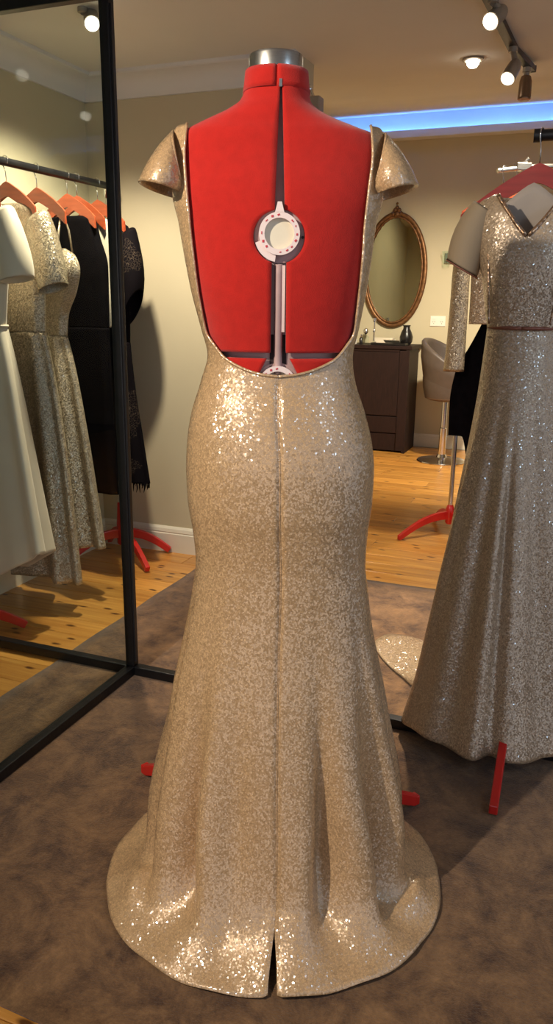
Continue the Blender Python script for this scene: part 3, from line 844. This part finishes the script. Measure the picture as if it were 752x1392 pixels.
# gold strapped gown
g = G('gold sequin gown with thin straps hanging between silver gown and black dress', 'gown', 2.73, 'strapped_gown')
garment_body('bodice', [(1.46, .10, .15, .035, .03), (1.43, .16, .205, .06, .035), (1.38, .17, .225, .075, .04), (1.30, .16, .20, .065, .04), (1.20, .135, .14, .05, .04), (1.12, .125, .125, .045, .04)], M['silvergold'], g, 8, (.002, .004))
garment_body('skirt', [(1.12, .127, .128, .047, .042), (1.0, .15, .165, .055, .046), (.7, .175, .225, .062, .05), (.45, .18, .265, .066, .05), (.24, .185, .295, .07, .05)], M['silvergold'], g, 8, (.006, .034), ph=2.2)
for x in (-.12, .155):
    mb = MB(); mb.tube([(x, -.045, 1.44), (x*.98, -.03, 1.52), (x*.9, .0, 1.606), (x*.95, .025, 1.53), (x, .032, 1.44)], .0055, 6, flat=.5); mb.build('strap', M['silvergold'], g, True)
# black velvet dress
g = G('plain black velvet dress hanging behind the gold strapped gown', 'dress', 2.93, 'velvet_dress')
garment_body('bodice', [(1.605, .11, .11, .03, .03), (1.585, .16, .165, .034, .034), (1.52, .17, .185, .036, .036), (1.40, .175, .225, .04, .036), (1.15, .15, .215, .036, .034)], M['velvet'], g, 8, (.001, .003))
garment_body('skirt', [(1.15, .152, .217, .037, .035), (.9, .17, .22, .036, .034), (.42, .18, .23, .036, .036)], M['velvet'], g, 8, (.002, .006))
# white top
g = G('white satin top just showing between the velvet dress and the lace dress', 'top', 3.005, 'satin_blouse')
garment_body('bodice', [(1.61, .115, .12, .015, .015), (1.585, .17, .195, .017, .017), (1.52, .18, .22, .018, .018), (1.35, .17, .19, .018, .018), (1.15, .16, .17, .018, .018)], M['ivory'], g, 8, (.0, .002))
# black lace dress
g = G('black lace dress with wide sleeves and fringed hem, farthest on the left rack', 'dress', 3.155, 'lace_dress')
garment_body('bodice', [(1.605, .12, .12, .035, .035), (1.58, .165, .18, .045, .045), (1.52, .18, .205, .05, .05), (1.40, .17, .20, .05, .05), (1.25, .15, .175, .048, .045), (1.08, .145, .165, .045, .045)], M['lace'], g, 8, (.002, .005))
garment_body('skirt', [(1.08, .147, .167, .047, .046), (.9, .16, .185, .052, .05), (.65, .17, .225, .06, .05), (.43, .18, .262, .065, .05)], M['lace'], g, 8, (.003, .012), ph=.4)
sleeve('sleeve', [((.175, -.005, 1.53), (.045, 0, .05), (0, .045, 0)), ((.215, -.012, 1.42), (.046, 0, .035), (0, .05, 0)), ((.222, -.016, 1.32), (.050, 0, .05), (0, .052, 0)), ((.212, -.018, 1.225), (.052, 0, .085), (0, .045, 0))], M['lace'], g)
sleeve('sleeve', [((-.16, 0, 1.53), (.04, 0, -.05), (0, .045, 0)), ((-.165, 0, 1.42), (.03, 0, -.02), (0, .05, 0)), ((-.165, 0, 1.28), (.03, 0, -.01), (0, .05, 0))], M['lace'], g)
mb = MB(); rnd = random.Random(5)
for i in range(64):
    q = 2*PI*i/64; x = (.258 if math.sin(q) > 0 else .178)*math.sin(q); y = -.06*math.cos(q) if math.cos(q) > 0 else -.05*math.cos(q)
    L = .022+.03*rnd.random(); mb.tube([(x, y, .437), (x+rnd.uniform(-.004, .004), y, .437-L*.6), (x+rnd.uniform(-.008, .008), y, .437-L)], [.004, .003, .0012], 5)
f_ = mb.build('fringe', M['velvet'], g, True); f_['kind'] = 'stuff'

# ------------------------------------------------------------------ right-hand front rack, hanger and V-neck gown
rk = thing('clothes_rack', 'black-ended clothes rack standing behind the V-neck gown with one red foot on the rug', 'clothes rack', (-.095, 2.40, ZR))
ZB2 = 1.706-ZR
mb = MB(); mb.tube([(-.08, -.012, ZB2), (1.35, .10, ZB2)], .0150, 16); auto(mb.build('hanging_bar', M['black'], rk))
mb = MB(); mb.tube([(-.092, -.013, ZB2), (-.07, -.011, ZB2)], .0175, 16); auto(mb.build('end_cap', M['black'], rk))
stand(rk, [(.005, -.625), (-.06, .36), (.42, .16)], .16, ZB2, .012, cx=.0, cy=.012)
mb = MB(); mb.tube([(1.25, .09, .10), (1.25, .09, ZB2)], .012, 14); auto(mb.build('pole', M['chrome'], rk))
for dx, dy in ((.02, -.5), (-.02, .5)):
    mb = MB(); mb.bar([(1.25+dx*t, .09+dy*t, .12-.1*t**1.5+.018*math.sin(PI*t)) for t in [i/8 for i in range(9)]], .022, [.048-.02*i/8 for i in range(9)]); mb.build('leg', M['redstand'], rk, False, .003)
DX, DY = -.170, 2.285
hanger('coat_hanger', 'dark red wooden hanger holding the V-neck gown on the right', (-.165, 2.385-.0), R(4), 1.706, M['redhanger'], half=.20, drop=.125, hook_turn=R(75), ht=.058, barr=.015, stem=.072)
vg = thing('v_neck_gown', 'pewter sequin V-neck gown with sheer sleeves and trailing hem on the right', 'gown', (DX, DY, ZR), R(2))
garment_body('bodice', [(1.535, .10, .10, .045, .075), (1.515, .135, .14, .055, .078), (1.48, .145, .15, .068, .078), (1.42, .135, .14, .078, .075), (1.36, .122, .13, .085, .072), (1.30, .108, .12, .08, .068), (1.24, .098, .112, .072, .066), (1.19, .088, .105, .066, .064)], M['brownsilver'], vg, 8, (0, .0), vneck=(1.425, .085), n=2.2)
# inside of the back neckline
def lin_fn(u, v):
    x = -.105+.21*u; z = 1.36+(.212-.22*abs(u-.5)**1.3)*v
    return Vector((x, .062-.02*abs(u-.5), z))
grid('back_lining', lin_fn, 14, 8, M['lining'], vg, thick=.003)
# beaded edge of the V and cup darts
for s in (-1, 1):
    pts = [(s*.085*min(1, (z-1.425)/.11)**.85+s*.002, -.078-.002+.035*((z-1.425)/.11), z) for z in np.linspace(1.425, 1.53, 14)]
    mb = MB(); mb.tube(pts, .006, 6); mb.build('beaded_edge', M['beading'], vg, True)
    pts = [(s*(.078+.028*t), -.070+.02*t*t+.014*t-.003, 1.20+.28*t) for t in [i/14 for i in range(15)]]
    mb = MB(); mb.tube(pts, .003, 6); mb.build('princess_seam', M['beading'], vg, True)
pts = [((.091 if math.sin(q) > 0 else .091)*math.sin(q)+(.007), -.068*math.cos(q), 1.19) for q in [2*PI*i/48 for i in range(49)]]
mb = MB(); mb.tube([(x if x > 0 else x, y, z) for x, y, z in pts], .0055, 6); mb.build('waist_ribbon', M['ribbon'], vg, True)
# skirt with a train flowing back to the left
def hem_r(th):
    # th: 0 towards the camera, -90 left, 180 back; radius of the hem from the gown centre
    tab = [(-180, .10), (-165, .13), (-150, .56), (-140, .64), (-131, .60), (-124, .46), (-117, .33), (-104, .205), (-90, .195), (-75, .215), (-58, .26), (-45, .30), (-25, .335), (0, .345), (20, .345), (45, .34), (70, .34), (90, .34), (120, .2), (150, .11), (180, .10)]
    return float(np.interp(math.degrees(th), [t[0] for t in tab], [t[1] for t in tab]))
def vskirt():
    rows = interp([(1.19, .0), (1.0, .12), (.75, .27), (.5, .44), (.3, .62), (.15, .80), (.05, 1.0)])
    NU, NZ = 200, 90; V = []; F = []
    ths = [-PI+2*PI*i/NU for i in range(NU)]
    hr = [hem_r(t) for t in ths]
    for _ in range(2): hr = [(hr[i-1]+2*hr[i]+hr[(i+1) % NU])/4 for i in range(NU)]
    for j in range(NZ+1):
        v = j/NZ
        for i, th in enumerate(ths):
            s, c = math.sin(th), math.cos(th)
            wx = .105 if s > 0 else .088; wy = .066 if c > 0 else .064
            rw = 1/math.sqrt((s/wx)**2+(c/wy)**2)
            h = hr[i]
            train = 1 if th < -1.86 else 0
            z0 = .046 if not train else .046*(1-train)+.006*train
            z0 += .0 if abs(th) > 1.0 else .004*math.sin(th*9)
            # profile: the hem's flare grows towards the floor; the train breaks flat at the floor
            col = min(h, .24)
            if v < .86:
                t = v/.86; z = 1.19-(1.19-(.07 if train > .3 else z0+.13*(1-train)*0+.14))*t
                r = rw+(col*(.80+.0*train)-rw)*(t**1.15) if train < .3 else rw+(.215-rw)*(t**1.1)
                if train < .3: r = rw+(h*.86-rw)*(t**1.15)
                zA = z
            else:
                t = (v-.86)/.14
                if train < .3:
                    z = z0+.14-(.14)*t; r = h*.86+h*.14*t
                else:
                    z = .07+(z0-.07)*t**.5+.012*math.sin(PI*t)*math.sin(th*9); r = min(.2, h*.9)+(h-min(.2, h*.9))*t
            A = .017*smooth01((1.12-z)/.7)
            if train > .3 and v > .86: A *= .5
            k = A*(.9*math.sin(7*th+.8)+.35*math.sin(15*th+2.1))
            if c < -.1 and s > -.45: k *= .1
            # one deep crease towards the camera
            k -= .034*math.exp(-((th-.10)/.075)**2)*smooth01((1.0-z)/.5)
            r += k
            V.append((r*s+.0, -r*c, z))
    for j in range(NZ):
        for i in range(NU): F.append((j*NU+i, (j+1)*NU+i, (j+1)*NU+(i+1) % NU, j*NU+(i+1) % NU))
    o = mesh('skirt', V, F, M['brownsilver'], vg); solid(o, .003, -1)
vskirt()
for s in (-1, 1):
    o = sleeve('sheer_sleeve', [((s*.118, 0, 1.505), (s*.03, 0, .02), (0, .05, 0)), ((s*.142, -.003, 1.46), (s*.042, 0, .022), (0, .058, 0)), ((s*.160, -.004, 1.40), (s*.048, 0, .020), (0, .06, 0)), ((s*.168, -.004, 1.345), (s*.043, 0, -.024*-1), (0, .06, 0))], M['sheer'], vg, 24)
    mb = MB(); mb.tube([Vector((s*.168, -.004, 1.345))+Vector((s*.043, 0, .024))*math.cos(q)+Vector((0, .06, 0))*math.sin(q) for q in [2*PI*i/28 for i in range(29)]], .0025, 5); mb.build('sleeve_edge', M['ribbon'], o, True)

# ------------------------------------------------------------------ second rack farther back on the right
r2 = thing('clothes_rack', 'chrome clothes rack with red feet on the pine floor behind the V-neck gown', 'clothes rack', (-.61, 4.30, 0))
stand(r2, [(-.23, -.235), (-.12, .22), (.22, .10), (.14, -.18)], .13, .6, .013, tipz=.016, collar_h=.035)
mb = MB(); mb.tube([(0, 0, .5), (0, 0, 1.52), (.006, 0, 1.58), (.04, 0, 1.63), (.14, 0, 1.69), (.20, .0, 1.73), (.235, 0, 1.80), (.24, 0, 1.93)], .011, 12); auto(mb.build('gooseneck_pole', M['chrome'], r2))
mb = MB(); mb.tube([(.125, -.10, 1.905), (.30, .02, 1.935), (1.0, .30, 1.95)], .012, 12); auto(mb.build('hanging_bar', M['steel'], r2))
mb = MB(); mb.box((.235, -.02, 1.928), (.075, .05, .036), Matrix.Rotation(R(28), 3, 'Z')); mb.tube([(.235, -.02, 1.94), (.262, -.02, 1.968)], .010, 8); mb.build('bar_clamp', M['steel'], r2, False, .004)
hanger('coat_hanger', 'orange hanger on the chrome rack, holding the long-sleeved sequin top', (-.455, 4.215), R(8), 1.912, M['hanger'], half=.19, drop=.10, stem=.09, hook_turn=R(60))
hanger('coat_hanger', 'orange hanger on the chrome rack, holding the black gown behind the sequin top', (-.40, 4.30), R(8), 1.930, M['hanger'], half=.19, drop=.10, stem=.10, hook_turn=R(60))
g = thing('sequin_blouse', 'silver sequin top with long narrow sleeves on the chrome rack', 'top', (-.455, 4.215, 0), R(8))
garment_body('bodice', [(1.765, .10, .10, .03, .03), (1.74, .16, .16, .034, .034), (1.66, .165, .165, .036, .036), (1.40, .12, .12, .036, .036), (1.17, .115, .115, .036, .036)], M['brownsilver'], g, 8, (0, .003))
sleeve('sleeve', [((-.145, 0, 1.71), (-.03, 0, .03), (0, .034, 0)), ((-.175, 0, 1.55), (-.044, 0, .01), (0, .04, 0)), ((-.170, 0, 1.25), (-.047, 0, .004), (0, .04, 0)), ((-.172, 0, 1.05), (-.050, 0, 0), (0, .04, 0)), ((-.176, 0, .92), (-.056, 0, 0), (0, .04, 0))], M['silvergold'], g)
sleeve('sleeve', [((.145, 0, 1.71), (.03, 0, .03), (0, .034, 0)), ((.175, 0, 1.55), (.044, 0, .01), (0, .04, 0)), ((.170, 0, 1.2), (.047, 0, .004), (0, .04, 0)), ((.172, 0, .95), (.050, 0, 0), (0, .04, 0))], M['silvergold'], g)
g = thing('black_gown', 'long black gown with uneven hem hanging behind the sequin top', 'gown', (-.40, 4.33, 0), R(8))
garment_body('bodice', [(1.775, .10, .10, .03, .03), (1.74, .15, .15, .034, .034), (1.5, .13, .13, .036, .036), (1.2, .10, .10, .036, .036)], M['velvet'], g, 8, (0, .003))
garment_body('skirt', [(1.2, .105, .102, .038, .038), (1.05, .17, .14, .04, .04), (.9, .235, .16, .042, .042), (.7, .255, .17, .044, .044), (.42, .25, .18, .044, .044)], M['velvet'], g, 8, (.002, .010), hem=lambda x, y, t: .20*smooth01((-x-.12)/.06)-.05)

# ------------------------------------------------------------------ vanity cabinet, mirror, small things, stool
cb = thing('cabinet', 'dark espresso wood cabinet against the far wall under the oval mirror', 'cabinet', (-1.76, 6.86, 0))
mb = MB(); mb.box((.365, .0, .45), (.03, .40, .90)); mb.build('side_panel', M['espresso'], cb, False, .002)
mb = MB(); mb.box((-.365, .0, .45), (.03, .40, .90)); mb.build('side_panel', M['espresso'], cb, False, .002)
mb = MB(); mb.box((0, .01, .915), (.80, .43, .03)); mb.build('top', M['espresso'], cb, False, .003)
mb = MB(); mb.box((.0, .19, .47), (.70, .012, .84)); mb.build('back_panel', M['espresso'], cb)
mb = MB(); mb.box((0, -.165, .09), (.70, .02, .15)); mb.build('plinth', M['espresso'], cb, False, .003)
for x in (-.325, .325):
    mb = MB(); mb.box((x, -.185, .455), (.06, .03, .87)); mb.build('stile', M['espresso'], cb, False, .003)
mb = MB(); mb.box((0, -.182, .60), (.585, .022, .55)); mb.build('door', M['espresso'], cb, False, .004)
mb = MB(); mb.box((0, -.176, .245), (.585, .018, .145)); mb.build('drawer', M['espresso'], cb, False, .004)
mb = MB(); mb.box((0, -.182, .888), (.585, .024, .02)); mb.build('top_rail', M['espresso'], cb, False, .002)

om = thing('oval_mirror', 'oval wall mirror in an antique bronze frame with a leafy crest', 'mirror', (-1.645, YF, 1.565))
AW, AH = .275, .475
def oval_tube(name, aw, ah, r, y, mt, rip=0):
    V = []; F = []; n = 96; k = 10
    for i in range(n):
        q = 2*PI*i/n; c = Vector((aw*math.cos(q), y, ah*math.sin(q))); nrm = Vector((math.cos(q)/aw, 0, math.sin(q)/ah)).normalized()
        rr_ = r*(1+rip*math.sin(q*40))
        for j in range(k):
            a = 2*PI*j/k; V.append(c+nrm*math.cos(a)*rr_+Vector((0, 1, 0))*math.sin(a)*rr_*.8)
    for i in range(n):
        for j in range(k): F.append((i*k+j, i*k+(j+1) % k, ((i+1) % n)*k+(j+1) % k, ((i+1) % n)*k+j))
    return mesh(name, V, F, mt, om)
oval_tube('frame', AW, AH, .020, -.022, M['bronze'])
oval_tube('frame_bead', AW-.026, AH-.026, .009, -.032, M['bronze'], .35)
V = [(0, -.024, 0)]+[((AW-.012)*math.cos(2*PI*i/64), -.024, (AH-.012)*math.sin(2*PI*i/64)) for i in range(64)]
mesh('mirror_glass', V, [(0, 1+i, 1+(i+1) % 64) for i in range(64)], M['mirror'], om, False)
V = [(x*1.0, -.012, z) for x, _, z in V]
mesh('backing', V, [(0, 1+i, 1+(i+1) % 64) for i in range(64)], M['espresso'], om, False)
mb = MB()
for dx, dz, r in ((0, -.005, .030), (-.032, .0, .024), (.032, .0, .024), (-.015, .03, .022), (.016, .03, .022), (0, .055, .016), (0, .085, .011)):
    mb.lathe([(.001, -r*.6), (r*.7, -r*.4), (r, 0), (r*.7, r*.4), (.001, r*.6)], (dx, -.030, AH+dz), 12, Matrix.Rotation(PI/2, 3, 'X'), close=False)
mb.build('crest', M['bronze'], om, True)

ZC = .9305
def lathe_thing(name, label, cat, loc, parts):
    t = thing(name, label, cat, loc)
    for nm, prof, mt in parts:
        mb = MB(); mb.lathe(prof, (0, 0, 0), 20); auto(mb.build(nm, mt, t), 40)
    return t
t = lathe_thing('candlestick', 'slender clear glass candlestick on the dark cabinet', 'candlestick', (-1.745, 6.84, ZC), [('base', [(.04, 0), (.042, .008), (.012, .016), (.008, .03)], M['glass']), ('stem', [(.008, .03), (.007, .10), (.013, .115), (.007, .13), (.007, .19), (.016, .20), (.016, .225)], M['chrome'])])
t = lathe_thing('scent_bottle', 'small glass scent bottle with faceted round stopper beside the candlestick', 'bottle', (-1.815, 6.82, ZC), [('bottle', [(.03, 0), (.032, .06), (.010, .075), (.009, .085)], M['glass']), ('stopper', [(.004, .085), (.022, .10), (.024, .115), (.016, .132), (.003, .138)], M['chrome'])])
t = lathe_thing('perfume_bottle', 'small dark perfume bottle with silver collar on the cabinet edge', 'bottle', (-1.835, 6.74, ZC), [('bottle', [(.014, 0), (.016, .01), (.016, .05), (.008, .06)], M['black_ceramic']), ('cap', [(.009, .06), (.010, .062), (.010, .085), (.003, .088)], M['chrome'])])
t = thing('white_box', 'tiny white box at the cabinet end beside the perfume bottle', 'box', (-1.905, 6.76, ZC))
mb = MB(); mb.box((0, 0, .016), (.045, .05, .032)); mb.build('body', M['plastic'], t, False, .003); mb = MB(); mb.box((0, 0, .038), (.048, .053, .012)); mb.build('lid', M['plastic'], t, False, .002)
t = thing('card_box', 'low cream card box behind the tray on the cabinet', 'box', (-1.66, 6.90, ZC))
mb = MB(); mb.box((0, 0, .022), (.16, .09, .044)); mb.build('body', M['paper'], t, False, .002); mb = MB(); mb.box((0, 0, .05), (.164, .094, .012)); mb.build('lid', M['paper'], t, False, .002)
t = thing('tray', 'flat dark tray with a card leaning on it on the cabinet top', 'tray', (-1.58, 6.78, ZC))
mb = MB(); mb.box((0, 0, .004), (.30, .18, .008)); mb.build('base', M['black_ceramic'], t, False, .002)
mb = MB()
for x, y, a, b in ((0, .09, .30, .008), (0, -.09, .30, .008), (.15, 0, .008, .18), (-.15, 0, .008, .18)): mb.box((x, y, .011), (a, b, .02))
mb.build('rim', M['black_ceramic'], t, False, .002)
mb = MB(); mb.box((-.02, .0, .0), (.14, .09, .002), Matrix.Rotation(R(-18), 3, 'X'))
o = mb.build('gift_card', M['paper']); o.location = (-1.55, 6.80, ZC+.030); tag(o, 'cream card lying tilted on the dark tray', 'card')
t = lathe_thing('vase', 'dark grey bellied vase on the right end of the cabinet', 'vase', (-1.455, 6.84, ZC), [('body', [(.035, 0), (.055, .03), (.058, .07), (.045, .11), (.030, .14), (.028, .16)], M['black_ceramic']), ('rim', [(.028, .158), (.033, .162), (.033, .17), (.022, .17)], M['black_ceramic'])])

# tub stool on a chrome disc base
st = thing('salon_stool', 'grey leather tub stool on a chrome pedestal by the far wall', 'stool', (-1.02, 6.46, 0))
mb = MB(); mb.lathe([(.20, 0), (.205, .006), (.20, .012), (.10, .022), (.045, .036), (.036, .06)], (0, 0, 0), 40); auto(mb.build('base_disc', M['chrome'], st), 30)
mb = MB(); mb.lathe([(.030, .05), (.030, .28), (.022, .285), (.022, .53)], (0, 0, 0), 20); auto(mb.build('column', M['chrome'], st), 30)
mb = MB(); mb.lathe([(.14, .52), (.17, .54), (.19, .62), (.195, .70), (.18, .715), (.02, .72)], (0, 0, 0), 40); auto(mb.build('seat', M['leather'], st), 40)
def tub(u, v):
    # wraps from the front-right round the back; tallest at the back-left
    q = R(-150)+R(300)*u
    ca = R(165)
    hgt = .20+.28*(0.5+0.5*math.cos(q))**.8
    e = .16+.065*v
    z = .53+hgt*v+.0
    r = .165+.055*min(1, v*1.4)
    return Vector((r*math.cos(q+ca), r*math.sin(q+ca), z))
o = grid('tub_back', tub, 48, 14, M['leather'], st, thick=.045, off=-1)
o.modifiers.new('bevel', 'BEVEL').width = .012
mb = MB(); mb.lathe([(.05, .50), (.13, .515), (.168, .53), (.172, .56)], (0, 0, 0), 36); auto(mb.build('seat_pan', M['leatherd'], st), 40)

# socket, wall lamp, wall speaker
t = thing('power_socket', 'white double power socket on the far wall above the stool', 'socket', (-1.233, YF, 1.135))
mb = MB(); mb.box((0, -.005, 0), (.135, .010, .088)); mb.build('plate', M['plastic'], t, False, .003)
for x in (-.035, .035):
    mb = MB(); mb.box((x, -.0115, .022), (.018, .004, .012)); mb.build('rocker', M['plastic'], t, False, .001)
    mb = MB()
    for dx, dz, a in ((-.008, -.006, 30), (.008, -.006, -30), (0, -.02, 0)): mb.box((x+dx, -.0105, dz), (.003, .002, .009), Matrix.Rotation(R(a), 3, 'Y'))
    mb.build('socket_slots', M['dark'], t)
t = thing('wall_lamp', 'small chrome wall lamp with clear glass shade beside the sheer sleeve', 'wall lamp', (-1.175, YF, 1.665))
mb = MB(); mb.box((0, -.008, 0), (.07, .016, .09)); mb.build('back_plate', M['steel'], t, False, .004)
mb = MB(); mb.tube([(0, -.01, -.01), (0, -.07, -.01)], .008, 10); auto(mb.build('arm', M['chrome'], t))
mb = MB(); mb.lathe([(.028, -.05), (.034, .0), (.048, .055)], (0, -.08, 0), 20, close=False); solid(auto(mb.build('glass_shade', M['glass'], t)), .004)
t = thing('wall_speaker', 'small grey speaker on a chrome bracket by the ceiling behind the neck', 'speaker', (XE, 3.43, 2.09))
mb = MB(); mb.box((.055, -.02, -.03), (.05, .06, .09)); mb.build('cabinet', M['lampgrey'], t, False, .006)
mb = MB(); mb.tube([(0, 0, .04), (.03, -.01, .045), (.04, -.012, .02)], .006, 8); mb.lathe([(.002, -.014), (.012, -.008), (.014, 0), (.012, .008), (.002, .014)], (.02, -.01, .055), 12); auto(mb.build('bracket', M['chrome'], t))

# ------------------------------------------------------------------ ceiling track and lamps
tr = thing('ceiling_track', 'dark lighting track running along the ceiling on the right', 'track', (-.36, 3.4, 0))
V = []; F = []
mb = MB(); mb.bar([(-.095, -1.1, 2.247), (-.025, .15, 2.249), (.022, .49, 2.262)], .034, .022); mb.build('rail', M['greytrack'], tr, False, .002)
mb = MB(); mb.box((.022, .495, 2.262), (.036, .01, .026), Matrix.Rotation(R(-8), 3, 'Z')); mb.build('end_cap', M['greytrack'], tr)
def spot_lamp(name, label, base, lens, aim, lit=True, r=.026):
    t = thing(name, label, 'spotlight', base)
    b = Vector((0, 0, 0)); l = Vector(lens)-Vector(base); a = Vector(aim).normalized()
    rot = a.to_track_quat('Z', 'Y').to_matrix()
    back = l-a*.085
    mb = MB(); mb.lathe([(.018, -.018), (.018, .0)], (0, 0, 0), 14); auto(mb.build('mount', M['lampgrey'], t))
    mb = MB(); mb.tube([(0, 0, -.015), tuple(Vector((0, 0, -.02))*.5+back*.5), tuple(back)], .012, 10); auto(mb.build('stem', M['lampgrey'], t))
    mb = MB(); mb.lathe([(.006, -.012), (r*.8, -.004), (r, .015), (r*1.1, .085)], back, 22, rot); auto(mb.build('housing', M['lampgrey'] if lit else M['lampoff'], t), 35)
    mb = MB(); mb.lathe([(r*.96, .0), (r*.9, .004), (.001, .007)], l+a*.0005, 22, rot, close=False); auto(mb.build('lens', M['lamp'] if lit else M['lampoff'], t), 50)
    return t
spot_lamp('spotlight', 'lit track spotlight nearest the camera on the dark ceiling track', (-.395, 2.93, 2.236), (-.400, 2.93, 2.165), (-.30, -.75, -.55))
spot_lamp('spotlight', 'lit grey track spotlight in the middle of the dark ceiling track', (-.378, 3.47, 2.236), (-.383, 3.40, 2.108), (-.25, -.62, -.74))
spot_lamp('spotlight', 'unlit brown track spotlight at the far end of the track', (-.350, 3.80, 2.245), (-.352, 3.80, 2.125), (.0, -.15, -1), lit=False)
spot_lamp('spotlight', 'lit ceiling spotlight above the left rack beside the black post', (-1.775, 2.62, 2.262), (-1.738, 2.62, 2.205), (.35, -.45, -.5))
t = thing('downlight', 'round lit downlight set in the ceiling beside the track', 'downlight', (-.562, 3.68, ceil_z(3.68)))
mb = MB(); mb.lathe([(.044, .0), (.044, -.010), (.034, -.012), (.034, .0)], (0, 0, 0), 26); auto(mb.build('rim', M['lampgrey'], t), 30)
mb = MB(); mb.lathe([(.001, -.038), (.016, -.035), (.025, -.024), (.028, -.006)], (0, 0, 0), 26, close=False); auto(mb.build('bulb', M['lamp'], t))
